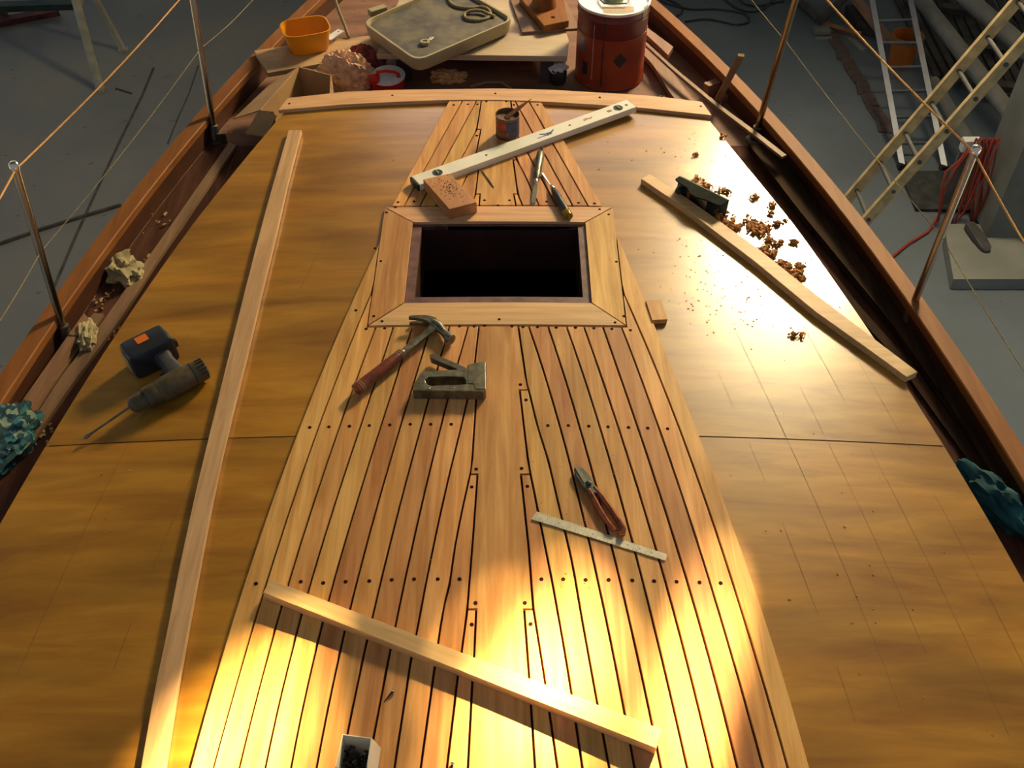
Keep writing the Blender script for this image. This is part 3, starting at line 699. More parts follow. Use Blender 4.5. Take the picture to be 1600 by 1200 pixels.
# long pale board across the bow with cream tray on it
zb = -0.06
bp = [D(588, 84, zb), D(886, 88, zb), D(889, 62, zb), D(850, -40, zb), D(640, -40, zb)]
MB().prism([(p.x, p.y) for p in bp], zb, zb-0.022).build('pale_board', M['board'], None, 'large pale board lying across the foredeck under the cream tray', 'board', bevel=0.002)
c = sum(bp, Vector())/5; fr_ = empty('board_support_frame', Vector((c.x, bp[0].y+0.2, ZD)), 'dark support frame in the shadow under the pale foredeck board', 'frame')
for (x, y) in ((bp[0].x+0.09, bp[0].y+0.06), (bp[1].x-0.07, bp[1].y+0.06), (bp[0].x+0.12, bp[0].y+0.32), (bp[1].x-0.1, bp[1].y+0.32)):
    MB().box((x, y, (zb-0.0225+ZD)/2), (0.05, 0.05, zb-0.0225-ZD)).build('leg', M['darkstuff'], fr_)
MB().box((c.x, bp[0].y+0.34, (zb-0.022+ZD)/2), (0.5, 0.02, zb-0.022-ZD-0.004)).build('cross_panel', M['darkstuff'], fr_)
# plank across left corner with tub
zp = ZC+0.020
pp = [(397,79),(418,114),(520,96),(556,88),(640,78),(620,52),(575,56),(520,60),(470,68)]
pq = [D(x, y, zp) for x, y in pp]
MB().prism([(p.x, p.y) for p in pq], zp, zp-0.018).build('plywood_offcut', M['tan'], None, 'plywood offcut laid across left cap rail holding the orange tub', 'board', bevel=0.001)
# orange tub
def tub():
    base = D(482, 74, zp); top = base+Vector((0, 0, 0.085)); r = 0.052
    t = empty('plastic_tub', base, 'empty orange plastic tub on the plywood offcut at left of the bow', 'tub')
    mb = MB(); rot = 0.35
    def ring(rr, z, e=4.0):
        out = []
        for k in range(40):
            a = 2*PI*k/40; c_, s_ = math.cos(a), math.sin(a)
            q = (abs(c_)**e+abs(s_)**e)**(-1/e)
            v = Vector((c_*q*rr*1.22, s_*q*rr, 0)); v.rotate(Matrix.Rotation(rot, 3, 'Z')); out.append(base+v+Vector((0, 0, z)))
        return out
    prof = [(0.001, 0.0005), (r*1.05, 0.0005), (r*1.12, 0.006), (r*1.32, 0.078), (r*1.38, 0.079), (r*1.38, 0.083), (r*1.30, 0.083), (r*1.09, 0.009), (r*1.0, 0.004), (0.001, 0.004)]
    mb.quadstrip([ring(a, b) for a, b in prof], caps=False); mb.build('tub_body', M['orange_tub'], t, smooth=50)
tub()
wp = empty('white_plate', D(525, 55, zp+0.0), 'small white drilled plate beside the orange tub', 'plate')
mt, Ln = frame((512,62), (533,48), 0.0, 0.0, deck=zp+0.02); wp.matrix_basis = mt
mb = MB(); mb.box((0, 0, 0.002), (Ln, 0.028, 0.003)); mb.build('plate_body', M['whitecan'], wp, world=False)
mb = MB(); mb.lathe([(0.003, 0), (0.003, 0.0005), (0, 0.0005)], (Ln*0.3, 0, 0.0035), n=10); mb.build('plate_hole', M['plug'], wp, world=False)
# dark prop under the plate
# rope hanging at left of tray
MB().tube([D(522, -6, -0.02), D(530, 18, -0.04), D(538, 38, -0.05), D(545, 58, zp+0.005)], 0.006, 8).build('rope_end', M['rope2'], None, 'pale rope running down to the plywood offcut beside the orange tub', 'rope', smooth=60)
# cream tray (hatch lid)
def tray():
    z = 0.0
    cs_ = [D(564, 34, z), D(651, 96, z), D(806, 29, z), D(706, -28, z)]
    c = sum(cs_, Vector())/4; t = empty('cream_hatch_lid', Vector((c.x, c.y, zb)), 'cream moulded hatch lid turned upside down with dusty grey inside', 'hatch lid')
    # rounded parallelogram loops
    def loop(scale, zz, rad=0.05):
        P = [c+(p-c)*scale for p in cs_]; out = []
        for i in range(4):
            p = P[i]; a = (P[i-1]-p).normalized(); b = (P[(i+1) % 4]-p).normalized()
            A = p+a*rad; B = p+b*rad
            for k in range(7):
                u = k/6; q = A*(1-u)**2+p*2*u*(1-u)+B*u*u; out.append(Vector((q.x, q.y, zz)))
        return out
    mb = MB(); mb.quadstrip([loop(0.90, zb+0.002), loop(0.97, zb+0.012), loop(1.0, z-0.004), loop(0.99, z), loop(0.955, z), loop(0.945, z-0.008), loop(0.94, z-0.014)])
    mb.build('lid_shell', M['cream'], t, smooth=45)
    mb = MB(); l = loop(0.943, z-0.0125); mb.add(l, [tuple(range(len(l)))]); mb.build('lid_lining', M['dusty'], t)
    mb = MB(); mb.box(D(590, 17, z-0.02), (0.07, 0.03, 0.025), Matrix.Rotation(0.6, 3, 'Z')); mb.build('lid_hinge', M['cream'], t, bevel=0.003)
    # cord coil and fitting
    zz = z-0.008
    pts = [D(700, -4, zz), D(704, 5, zz), D(715, 11, zz), D(735, 13, zz), D(752, 11, zz), D(764, 16, zz), D(766, 24, zz), D(757, 30, zz), D(742, 32, zz), D(728, 29, zz), D(726, 22, zz), D(736, 17, zz+0.005), D(752, 17, zz+0.006), D(765, 23, zz+0.004), D(774, 26, zz)]
    sm = []
    for i in range(len(pts)-1):
        p0, p1, p2, p3 = pts[max(i-1, 0)], pts[i], pts[i+1], pts[min(i+2, len(pts)-1)]
        for k in range(5):
            u = k/5; sm.append(0.5*((2*p1)+(p2-p0)*u+(2*p0-5*p1+4*p2-p3)*u*u+(3*p1-p0-3*p2+p3)*u**3))
    MB().tube(sm, 0.0065, 8).build('coiled_cord', M['rope2'], None, 'coiled cord lying inside the cream hatch lid', 'cord', smooth=60)
    q = D(664, 67, zz)
    k = empty('round_fitting', q, 'small round cream fitting with two prongs on the dusty lid', 'fitting')
    MB().lathe([(0.016, -0.004), (0.018, 0.004), (0.016, 0.008), (0.009, 0.008), (0.008, 0.004), (0, 0.004)], q, n=20).build('fitting_ring', M['cream'], k, smooth=40)
    for dx in (0, 0.008): MB().tube([q+Vector((0.010+dx, 0.012, 0.003)), q+Vector((0.020+dx, 0.035, 0.004))], 0.0025, 6).build('fitting_prong', M['cream'], k)
tray()
# wooden tool on plywood at top
mb = MB(); z2 = zb+0.001; P = [D(799, 2, z2+0.01), D(816, 50, z2+0.01), D(905, 44, z2+0.01), D(868, -30, z2+0.01), D(800, -30, z2+0.01)]
MB().prism([(p.x, p.y) for p in P], z2+0.010, z2).build('brown_board', M['strip'], None, 'thin brown board under the orange wooden base at bow', 'board')
wt = empty('mounting_block', D(850, 22, z2+0.01), 'orange-brown wooden base block with raised round boss near the red drum', 'wood block')
P = [D(811, -5, z2+0.035), D(850, 40, z2+0.035), D(889, 32, z2+0.035), D(880, -12, z2+0.035), D(862, -30, z2+0.035)]
MB().prism([(p.x, p.y) for p in P], z2+0.035, z2+0.0105).build('base_block', M['cap'], wt, bevel=0.003)
q = D(850, 8, z2+0.035); MB().lathe([(0.05, 0), (0.045, 0.02), (0.036, 0.05), (0.034, 0.09)], q, n=28).build('round_boss', M['cap'], wt, smooth=50)
MB().lathe([(0.008, -0.001), (0.008, 0.0006), (0, 0.0006)], D(864, 27, z2+0.035), n=16).build('bolt_hole', M['plug'], wt)
# red drum
def drum():
    B = D(951, 117, ZD); r = 0.127; H = 0.300
    t = empty('red_drum', B, 'red steel drum with speckled silver lid standing on the foredeck', 'drum')
    MB().lathe([(r, 0.001), (r+0.003, 0.006), (r, 0.012), (r, H*0.66), (r+0.002, H*0.665), (r+0.002, H*0.67)], B, n=48).build('drum_body', M['drum'], t, smooth=40)
    MB().lathe([(r, H*0.67), (r, H*0.87), (r+0.003, H*0.88), (r, H*0.90), (r, H-0.012)], B, n=48).build('drum_shoulder', M['drum_dk'], t, smooth=40)
    MB().lathe([(r, H-0.012), (r+0.004, H-0.008), (r+0.004, H), (r-0.004, H), (r-0.005, H-0.01), (0.0, H-0.01)], B, n=48).build('drum_lid', M['lid'], t, smooth=40)
    T = B+Vector((0, 0, H-0.01))
    MB().lathe([(0.038, 0), (0.038, 0.012), (0.033, 0.015), (0, 0.015)], T+Vector((0.0, 0.02, 0)), n=24).build('drum_spout', M['vial'], t, smooth=40)
    a = T+Vector((0, -0.01, 0.010))
    MB().tube([a+Vector((-0.052, 0.05, -0.004)), a+Vector((-0.056, 0.01, 0)), a+Vector((-0.04, -0.035, 0.002)), a+Vector((0.04, -0.035, 0.002)), a+Vector((0.056, 0.01, 0)), a+Vector((0.052, 0.05, -0.004))], 0.0028, 8).build('drum_handle', M['steel_dark'], t, smooth=60)
    m2 = MB(); m2.box(T+Vector((0.01, -0.075, 0.0008)), (0.11, 0.06, 0.001)); m2.build('lid_label', M['board'], t)
    # decals on the curved side
    def decal(ang0, ang1, z0, z1, mat, nm, diamond=False, rr=r+0.0012):
        mb = MB(); n = 10
        if diamond:
            am = (ang0+ang1)/2; zm = (z0+z1)/2; ring = [(ang0, zm), (am, z0), (ang1, zm), (am, z1)]
            vs = []
            for i in range(4):
                for k in range(6):
                    u = k/6; a_ = ring[i][0]+(ring[(i+1) % 4][0]-ring[i][0])*u; z_ = ring[i][1]+(ring[(i+1) % 4][1]-ring[i][1])*u
                    vs.append(B+Vector((math.sin(a_)*rr, -math.cos(a_)*rr, z_)))
            ctr = B+Vector((math.sin(am)*(rr+0.001), -math.cos(am)*(rr+0.001), zm)); vs.append(ctr)
            mb.add(vs, [(i, (i+1) % 24, 24) for i in range(24)])
        else:
            rows = [[B+Vector((math.sin(ang0+(ang1-ang0)*k/n)*rr, -math.cos(ang0+(ang1-ang0)*k/n)*rr, z)) for z in (z0, z1)] for k in range(n+1)]
            vs = [p for r_ in rows for p in r_]; mb.add(vs, [(2*i, 2*i+2, 2*i+3, 2*i+1) for i in range(n)])
        mb.build(nm, mat, t)
    decal(-0.02, 0.40, 0.095, 0.155, M['blacklab'], 'hazard_diamond', True)
    decal(-0.33, -0.30, 0.02, 0.30, M['blacklab'], 'drum_seam')
    decal(-0.62, -0.60, 0.04, 0.25, M['board'], 'label_edge_line')
    decal(-1.15, -0.92, 0.13, 0.19, M['alu'], 'side_label')
    decal(-0.98, -0.78, 0.05, 0.10, M['blacklab'], 'hazard_square')
    decal(0.86, 1.12, 0.255, 0.305, M['board'], 'printed_label')
drum()
# white/red small can lying with handle, left of centre
def small_can():
    c = D(606, 128, ZD+0.05)
    t = empty('paint_tin', c-Vector((0, 0, 0.05)), 'white topped red tin with red handle behind the front batten', 'tin')
    ax = Vector((0.10, -0.32, 0.94)); R = ax.to_track_quat('Z', 'Y').to_matrix()
    def ring(sx, sy, z): return [c+R @ Vector((math.cos(2*PI*k/32)*sx, math.sin(2*PI*k/32)*sy, z)) for k in range(32)]
    MB().quadstrip([ring(0.052, 0.040, -0.095+0.055), ring(0.062, 0.046, -0.03), ring(0.062, 0.046, 0.03)]).build('tin_body', M['red'], t, smooth=40)
    MB().quadstrip([ring(0.062, 0.046, 0.03), ring(0.064, 0.048, 0.034), ring(0.060, 0.044, 0.036), ring(0.001, 0.001, 0.036)]).build('tin_top', M['whitecan'], t, smooth=40)
    h = [Vector((-0.038, 0.0, 0.037)), Vector((-0.036, 0.0, 0.06)), Vector((-0.01, -0.004, 0.064)), Vector((0.022, -0.014, 0.062)), Vector((0.034, -0.018, 0.055)), Vector((0.036, -0.018, 0.037))]
    MB().tube([c+R @ v for v in h], 0.0075, 8, flat=0.5).build('tin_handle', M['red'], t, smooth=60)
    MB().lathe([(0.020, 0.0), (0.020, 0.016), (0.015, 0.018), (0, 0.018)], c+R @ Vector((-0.052, -0.012, 0.030)), ax, 20).build('tin_cap', M['red'], t, smooth=40)
small_can()
crumple(D(543, 140, ZD+0.02), (0.080, 0.055, 0.085), M['paper'], 'crumpled_brown_paper', 'large ball of crumpled brown paper between the cardboard box and white topped tin', 'paper', 0.26, 2.0, 5, fold=0.9, sub=5)
crumple(D(573, 112, ZD+0.04), (0.055, 0.045, 0.06), M['redrag'], 'dark_red_rag', 'dark red rag bunched behind the paper ball and tin', 'cloth', 0.4, 2.0, 6)
crumple(D(701, 125, ZD), (0.055, 0.03, 0.022), M['shavep'], 'shavings_pile', 'pile of wood shavings in shadow under the pale board', 'shavings', 0.5, 3.0, 8)
tag(bpy.data.objects['shavings_pile'], kind='stuff')
MB().tube([D(735, 136, ZD+0.01), D(760, 128, ZD+0.01), D(785, 129, ZD+0.01), D(800, 140, ZD+0.01)], 0.006, 8).build('rope_end', M['rope2'], None, 'short curve of rope in the shadow beyond the front batten', 'rope', smooth=60)
# dark jar with torn paper
q = D(871, 128, ZD); jar = empty('dark_jar', q, 'small dark pot with torn silvery top left of the red drum', 'pot')
MB().lathe([(0.03, 0.0), (0.034, 0.01), (0.034, 0.055), (0.030, 0.06), (0.028, 0.05), (0, 0.05)], q, n=20).build('pot_body', M['blackpl'], jar, smooth=40)
crumple(q+Vector((0, 0, 0.05)), (0.032, 0.028, 0.018), M['whitecan'], 'torn_foil', None, None, 0.4, 2.5, 9, sub=3, parent=jar)
# cardboard box
def cbox():
    z = -0.045
    P = [D(405, 172, z), D(467, 104, z), D(518, 117, z)]
    FR = D(437, 168, z)
    FR = Vector((D(432, 181, z).x+0.02, YFx(-0.6)+0.03, z))
    t = empty('cardboard_box', Vector((P[0].x, P[0].y, ZD)), 'open brown cardboard box at the front left corner of the cabin', 'box')
    def wall(a, b, z0=ZD+0.001, th=0.004, mat=M['card'], nm='box_wall', zt=None):
        d = (b-a).normalized(); n_ = Vector((-d.y, d.x, 0))*th
        MB().prism([(a.x, a.y), (b.x, b.y), (b.x+n_.x, b.y+n_.y), (a.x+n_.x, a.y+n_.y)], z if zt is None else zt, z0).build(nm, mat, t)
    wall(P[1], P[0]); wall(P[2], P[1]); 
    E2 = Vector((P[2].x+0.02, YFx(P[2].x)+0.02, z)); wall(E2, P[2]); 
    F2 = Vector((D(432, 181, z).x, D(432, 181, z).y+0.012, z))
    wall(P[0], Vector((P[0].x+0.05, P[0].y-0.01, z)))
    # folded-down flap aft
    a = P[0]; b = D(432, 180, z-0.0); c = D(416, 213, z-0.06); d = D(383, 208, z-0.06)
    MB().add([a, b, c, d, a+Vector((0, 0, -0.004)), b+Vector((0, 0, -0.004)), c+Vector((0, 0, -0.004)), d+Vector((0, 0, -0.004))], [(0, 1, 2, 3), (7, 6, 5, 4), (0, 4, 5, 1), (1, 5, 6, 2), (2, 6, 7, 3), (3, 7, 4, 0)]).build('box_flap', M['card'], t)
    a = P[1]; b = P[0]; c = D(365, 185, z-0.07); d = D(419, 134, z-0.05)
    MB().add([a, b, c, d, a+Vector((0, 0, -0.004)), b+Vector((0, 0, -0.004)), c+Vector((0, 0, -0.004)), d+Vector((0, 0, -0.004))], [(0, 1, 2, 3), (7, 6, 5, 4), (0, 4, 5, 1), (1, 5, 6, 2), (2, 6, 7, 3), (3, 7, 4, 0)]).build('box_flap', M['card'], t)
    MB().prism([(p.x, p.y) for p in (P[0], P[1], P[2], E2, Vector((P[0].x+0.05, P[0].y-0.01, 0)))], ZD+0.004, ZD+0.001).build('box_bottom', M['card'], t)
cbox()

# ------------------------------------------------------------------ long strips on the cabin top
sl = [(451,203),(434,262),(416,325),(399,390),(381,460),(345,605),(322,700),(305,771),(280,887),(261,987),(242,1075),(220,1200),(200,1330)]
sr = [(471,203),(450,283),(431,367),(408,460),(372,610),(349,700),(334,771),(315,867),(292,992),(274,1096),(257,1200),(238,1330)]
px_strip(sl, sr, 0.017, 0.0145, n=40).build('long_batten', M['bar'], None, 'long pale batten lying lengthwise on the left plywood', 'batten', bevel=0.0008)
for m_ in (bpy.data.objects['long_batten'],): m_.data.materials[0] = M['bary']
bl = [(1015,272),(1067,305),(1111,336),(1184,388),(1272,458),(1368,531),(1434,581)]
br = [(1002,279),(1067,323),(1097,346),(1184,412),(1272,485),(1359,547),(1417,589)]
px_strip(bl, br, 0.020, 0.0195, n=24).build('diagonal_batten', M['bar'], None, 'pale batten lying diagonally on the right plywood beside the hand plane', 'batten', bevel=0.0008)
def px_bar(tl, bl_, tr, br_, h, thick, name, mat, label, cat, seg=None):
    c = [RP(*p, h) for p in (tl, tr, br_, bl_)]
    mid_ = sum(c, Vector())/4; x = ((c[1]-c[0])+(c[2]-c[3])).normalized(); z = Vector((2*K*(mid_.x-XC), 0, 1)).normalized(); y = z.cross(x).normalized(); z = x.cross(y)
    m = Matrix((x, y, z)).transposed().to_4x4(); m.translation = mid_-z*thick
    loc = [m.inverted() @ p for p in c]
    t = MB().prism([(p.x, p.y) for p in loc], thick, 0)
    me = t.build(name, mat, None, label, cat, bevel=0.0008)
    # keep oriented local axes so the grain follows the piece
    off = me.location.copy(); me.location = (0, 0, 0)
    for v in me.data.vertices: v.co += off
    me.matrix_basis = m
    return me
px_bar((422,905), (411,926), (1035,1140), (1025,1169), PT+0.026, 0.024, 'crosswise_batten', M['bar'], 'pale batten lying diagonally across the teak planks near the camera', 'batten')
px_bar((1009,469), (1019,500), (1033,468), (1043,499), 0.015, 0.014, 'drilled_offcut', M['teak'], 'short drilled wood offcut against the planking right of the hatch', 'wood block')
MB().lathe([(0.004, -0.0005), (0.004, 0.0006), (0, 0.0006)], RP(1026, 482, 0.015), n=12).build('drill_hole', M['plug'], None) if False else None

# wooden block with sawdust
blk = empty('wooden_block', (0, 0, 0), 'reddish wooden block covered in sawdust lying beside the spirit level', 'wood block')
cs4 = [RP(661, 281, PT+0.036), RP(703, 271, PT+0.036), RP(745, 316, PT+0.036), RP(702, 327, PT+0.036)]
blk.location = sum(cs4, Vector())/4-Vector((0, 0, 0.036))
zt = PT+0.036+rz(-0.12); MB().prism([(p.x, p.y) for p in cs4], zt, zt-0.0355).build('block_body', wood('reddish_block', [(0.42, 0.17, 0.055), (0.60, 0.29, 0.11)], 'Y', stretch=10, scale=4, rnd=0), blk, bevel=0.0015)
cr = MB()
for k in range(170):
    u = random.gauss(0.40, 0.20); v = random.gauss(0.55, 0.22)
    if not (0.04 < u < 0.96 and 0.04 < v < 0.96): continue
    p = cs4[0].lerp(cs4[3], u).lerp(cs4[1].lerp(cs4[2], u), v); s = random.uniform(0.0006, 0.0017)
    cr.box((p.x, p.y, zt+s*0.4), (s*1.6, s, s*0.8), Matrix.Rotation(random.random()*3, 3, 'Z'))
cr.build('sawdust', M['leather'], blk, kind='stuff')

# spirit level
def level():
    w, th = 0.052, 0.022; h = PT+th
    mt, Ln = frame((649,282), (987,161), h+0.002, PT+0.002)
    t = empty('spirit_level', None, 'white spirit level lying diagonally across planks and right plywood', 'spirit level', mat=mt)
    Lh = Ln/2
    mb = MB(); mb.box((0, 0, th/2), (Ln, w, th)); mb.build('level_body', M['white'], t, bevel=0.002, world=False)
    MB().box((-Lh-0.002, 0, th/2), (0.006, w-0.002, th-0.002)).build('end_cap', M['blackpl'], t, bevel=0.001, world=False)
    MB().box((Lh+0.001, 0, th/2), (0.003, w-0.004, th-0.002)).build('end_cap', M['cream'], t, bevel=0.001, world=False)
    for x in (-Lh+0.075, Lh-0.055):
        v = MB(); v.lathe([(0.0155, -0.001), (0.0155, 0.0012), (0.012, 0.0012), (0.011, 0.0003), (0, 0.0003)], (x, 0, th), n=24); o = v.build('vial_ring', M['blackpl'], t, world=False, smooth=40)
        v = MB(); v.tube([(x, -0.009, th+0.001), (x, 0.009, th+0.001)], 0.004, 10); v.build('vial', M['vial'], o, world=False, smooth=50)
    for x, r in ((-0.155, 0.004), (0.155, 0.004), (Lh-0.022, 0.005)):
        MB().lathe([(r, -0.001), (r, 0.0006), (0, 0.0006)], (x, 0, th), n=14).build('screw_hole', M['blacklab'], t, world=False)
    lg = MB()   # blue winged mark
    for k in range(6):
        lg.box((0.055+k*0.006, -0.002+0.003*(k % 2), th+0.0004), (0.030, 0.0028, 0.0005), Matrix.Rotation(0.25*(k-3), 3, 'Z'))
    lg.box((0.055, -0.008, th+0.0004), (0.055, 0.003, 0.0005)); lg.build('printed_mark', M['bluelab'], t, world=False)
    rl = MB()
    for k in range(5): rl.box((0.21+k*0.007, 0.002*((k*7) % 3-1), th+0.0004), (0.004, 0.010, 0.0005), Matrix.Rotation(0.5*k, 3, 'Z'))
    rl.build('printed_mark', M['redlab'], t, world=False)
    rl = MB()
    for k in range(3): rl.box((0.305+k*0.006, 0, th+0.0004), (0.003, 0.011, 0.0005))
    rl.build('printed_mark', M['blacklab'], t, world=False)
level()

# tin can with brown stick
def can():
    B = RP(793, 211, PT); r = 0.0365; H = 0.075
    t = empty('food_tin', B, 'small tin of brown filler with blue and red label on the centre plank', 'tin')
    MB().lathe([(r-0.001, 0.0), (r, 0.002), (r, H-0.004), (r+0.0012, H-0.002), (r+0.0012, H), (r-0.001, H), (r-0.0015, H-0.012), (0, H-0.014)], B, n=40).build('tin_wall', plain('brown_stained_tin', (0.14, 0.065, 0.035), 0.5, var=0.5, scale=30), t, smooth=40)
    def lab(a0, a1, z0, z1, mat, nm, wob=0.0):
        n = 12; rr = r+0.0006; rows = []
        for k in range(n+1):
            a_ = a0+(a1-a0)*k/n; w_ = wob*math.sin(k*1.9)
            rows += [B+Vector((math.sin(a_)*rr, -math.cos(a_)*rr, z0+w_)), B+Vector((math.sin(a_)*rr, -math.cos(a_)*rr, z1+w_*0.6))]
        MB().add(rows, [(2*i, 2*i+2, 2*i+3, 2*i+1) for i in range(n)]).build(nm, mat, t)
    lab(-0.1, 1.5, 0.008, 0.066, plain('dark_blue_label', (0.02, 0.035, 0.09), 0.5, var=0.5, scale=40), 'label_panel', 0.002)
    lab(-1.1, -0.1, 0.034, 0.062, plain('orange_red_label', (0.36, 0.05, 0.02), 0.5, var=0.3, scale=40), 'label_panel', 0.003)
    lab(-0.9, 0.1, 0.012, 0.030, plain('rusty_label', (0.30, 0.10, 0.02), 0.5, var=0.4, scale=40), 'label_panel', 0.003)
    a = B+Vector((-0.005, -0.005, H-0.013)); b = B+Vector((0.075, 0.03, H+0.035))
    d = (b-a); s = Vector((0.35, -0.9, 0.1)).normalized()
    MB().quadstrip([[a+s*0.012, a-s*0.012, a-s*0.012+Vector((0, 0, 0.003)), a+s*0.012+Vector((0, 0, 0.003))], [a+d*0.5+s*0.009, a+d*0.5-s*0.009, a+d*0.5-s*0.009+Vector((0, 0, 0.003)), a+d*0.5+s*0.009+Vector((0, 0, 0.003))], [b+s*0.001, b-s*0.001, b-s*0.001+Vector((0, 0, 0.001)), b+s*0.001+Vector((0, 0, 0.001))]]).build('filler_stick', plain('filler_brown', (0.22, 0.08, 0.03), 0.6, var=0.3, scale=50), None, 'thin pointed brown mixing stick standing in the tin', 'stick')
can()

# chisels
def chisel(p_tail, p_blade, p_tip, hmat, label, steelend, rh=0.013, bw=0.012, name='chisel'):
    mt, Ln = frame(p_tail, p_tip, PT+0.008, PT)
    _, Lh = frame(p_tail, p_blade, PT+0.008, PT)
    t = empty(name, None, label, 'chisel', mat=mt); x0 = -Ln/2
    MB().lathe([(0.002, 0), (rh*0.75, 0.001), (rh*0.95, 0.006), (rh, Lh*0.25), (rh*0.85, Lh*0.55), (rh*0.95, Lh*0.8), (rh*0.6, Lh*0.97), (rh*0.45, Lh)], (x0, 0, rh+0.0005), (1, 0, 0), 20).build('handle', hmat, t, world=False, smooth=50)
    MB().lathe([(rh*0.55, 0), (rh*0.6, 0.003), (rh*0.4, 0.014), (0.003, 0.02)], (x0+Lh, 0, rh+0.0005), (1, 0, 0), 16).build('ferrule', M['bright'], t, world=False, smooth=40)
    rest = Ln-Lh; mb = MB()
    mb.quadstrip([[Vector((x0+Lh+0.006, s_*w_/2, z_)) for s_, z_ in ((-1, rh+0.002), (1, rh+0.002), (1, rh-0.002), (-1, rh-0.002))] for w_ in (0.005,)]+
                 [[Vector((x0+Lh+rest*0.3, s_*bw*steelend/2, z_)) for s_, z_ in ((-1, rh*0.7+0.002), (1, rh*0.7+0.002), (1, rh*0.7-0.002), (-1, rh*0.7-0.002))],
                  [Vector((x0+Ln-0.008, s_*bw/2, z_)) for s_, z_ in ((-1, 0.0042), (1, 0.0042), (1, 0.0012), (-1, 0.0012))],
                  [Vector((x0+Ln, s_*bw/2, z_)) for s_, z_ in ((-1, 0.0016), (1, 0.0016), (1, 0.001), (-1, 0.001))]])
    mb.build('blade', M['bright'], t, world=False)
chisel((845,240), (838,284), (833,317), M['steel_dark'], 'chisel with dark shiny handle and broad bright blade pointing aft', 1.0, rh=0.0125, bw=0.013)
chisel((889,341), (866,297), (846,266), M['blackpl'], 'slim chisel with black and amber handle lying over hatch surround', 0.35, rh=0.0125, bw=0.006)
am = [o for o in bpy.data.objects if o.name.startswith('chisel')][1]
MB().lathe([(0.002, -0.001), (0.0112, 0.0), (0.0130, 0.006), (0.0132, 0.018), (0.0127, 0.024)], (-(frame((889,341), (846,266), PT+0.008, PT)[1])/2-0.0005, 0, 0.0133), (1, 0, 0), 20).build('amber_end', M['amber'], am, 'amber translucent end of the handle', world=False, smooth=50)

# loose drill bit
mt, Ln = frame((754,267), (772,293), PT+0.002, PT+0.0002)
db = empty('drill_bit', None, 'small loose drill bit lying on the centre plank below the level', 'drill bit', mat=mt)
MB().tube([(-Ln/2, 0, 0.0022), (0, 0, 0.0022)], 0.002, 8).build('bit_shank', M['bright'], db, world=False, smooth=40)
mb = MB()
for k in range(20):
    pass
mb.tube([(0, 0, 0.0022), (Ln/2-0.003, 0, 0.0022), (Ln/2, 0, 0.0022)], [0.0018, 0.0016, 0.0003], 6); mb.build('bit_flute', M['steel_dark'], db, world=False)

# claw hammer
def hammer():
    mt, Ln = frame((556,611), (680,512), PT+0.015, PT)
    t = empty('claw_hammer', None, 'claw hammer with leather grip and steel shaft lying on the planking', 'hammer', mat=mt)
    x0 = -Ln/2; z0 = 0.018
    g = MB(); rows = []
    for u, ry, rz_ in ((0, 0.010, 0.009), (0.01, 0.0155, 0.0135), (0.06, 0.0165, 0.0145), (0.3, 0.0155, 0.013), (0.7, 0.0145, 0.012), (0.97, 0.0125, 0.011), (1.0, 0.010, 0.009)):
        x = x0+u*0.165; rows.append([Vector((x, math.cos(2*PI*k/20)*ry, z0+math.sin(2*PI*k/20)*rz_)) for k in range(20)])
    g.quadstrip(rows); grip = g.build('grip', M['leather'], t, world=False, smooth=50)
    for x, r in ((0.012, 0.0172), (0.018, 0.0170), (0.150, 0.0142), (0.156, 0.0138)):
        MB().lathe([(r-0.003, 0), (r, 0.001), (r-0.003, 0.002)], (x0+x, 0, z0), (1, 0, 0), 20).build('grip_ring', M['cream'], grip, world=False, smooth=40) if False else \
        MB().quadstrip([[Vector((x0+x+dx, math.cos(2*PI*k/20)*(r+e), z0+math.sin(2*PI*k/20)*(r*0.87+e))) for k in range(20)] for dx, e in ((0, -0.002), (0.0004, 0), (0.0018, 0), (0.0022, -0.002))]).build('grip_ring', M['cream'], grip, world=False)
    s = MB(); rows = []
    for x, hy, hz in ((x0+0.163, 0.008, 0.007), (x0+0.19, 0.010, 0.0055), (x0+0.24, 0.009, 0.005), (Ln/2-0.02, 0.010, 0.007), (Ln/2+0.005, 0.013, 0.009)):
        rows.append([Vector((x, sy*hy, z0+sz*hz)) for sy, sz in ((-1, -0.5), (-0.6, -1), (0.6, -1), (1, -0.5), (1, 0.5), (0.6, 1), (-0.6, 1), (-1, 0.5))])
    s.quadstrip(rows).build('shaft', M['tool'], t, world=False, smooth=35)
    h = MB(); hx = Ln/2+0.004
    def ring(y, x, rx, rz_, tilt=0.0, n=16):
        return [Vector((x+math.cos(2*PI*k/n)*rx, y+math.cos(2*PI*k/n)*rx*tilt, z0+math.sin(2*PI*k/n)*rz_)) for k in range(n)]
    h.quadstrip([ring(-0.066, hx-0.014, 0.0125, 0.0125), ring(-0.064, hx-0.014, 0.0145, 0.0145), ring(-0.050, hx-0.012, 0.0145, 0.0145), ring(-0.046, hx-0.010, 0.0115, 0.0115), ring(-0.030, hx-0.005, 0.0105, 0.011),
                 ring(-0.014, hx, 0.0135, 0.0135), ring(0.0, hx+0.002, 0.0155, 0.014), ring(0.014, hx+0.002, 0.0130, 0.0135)])
    for sz in (-1, 1):
        rows = []
        for u in range(9):
            a = u/8; y = 0.010+0.056*a; x = hx+0.002-0.030*a*a; hz = 0.0068-0.0018*a; hxx = 0.011*(1-a)+0.0022*a
            zc_ = z0+sz*(0.006+0.004*a)
            rows.append([Vector((x+cx*hxx, y+cx*hxx*0.5*a, zc_+cz*hz)) for cx, cz in ((-1, -0.8), (1, -1), (1, 1), (-1, 0.8))])
        h.quadstrip(rows)
    h.build('hammer_head', M['tool'], t, world=False, smooth=35)
hammer()

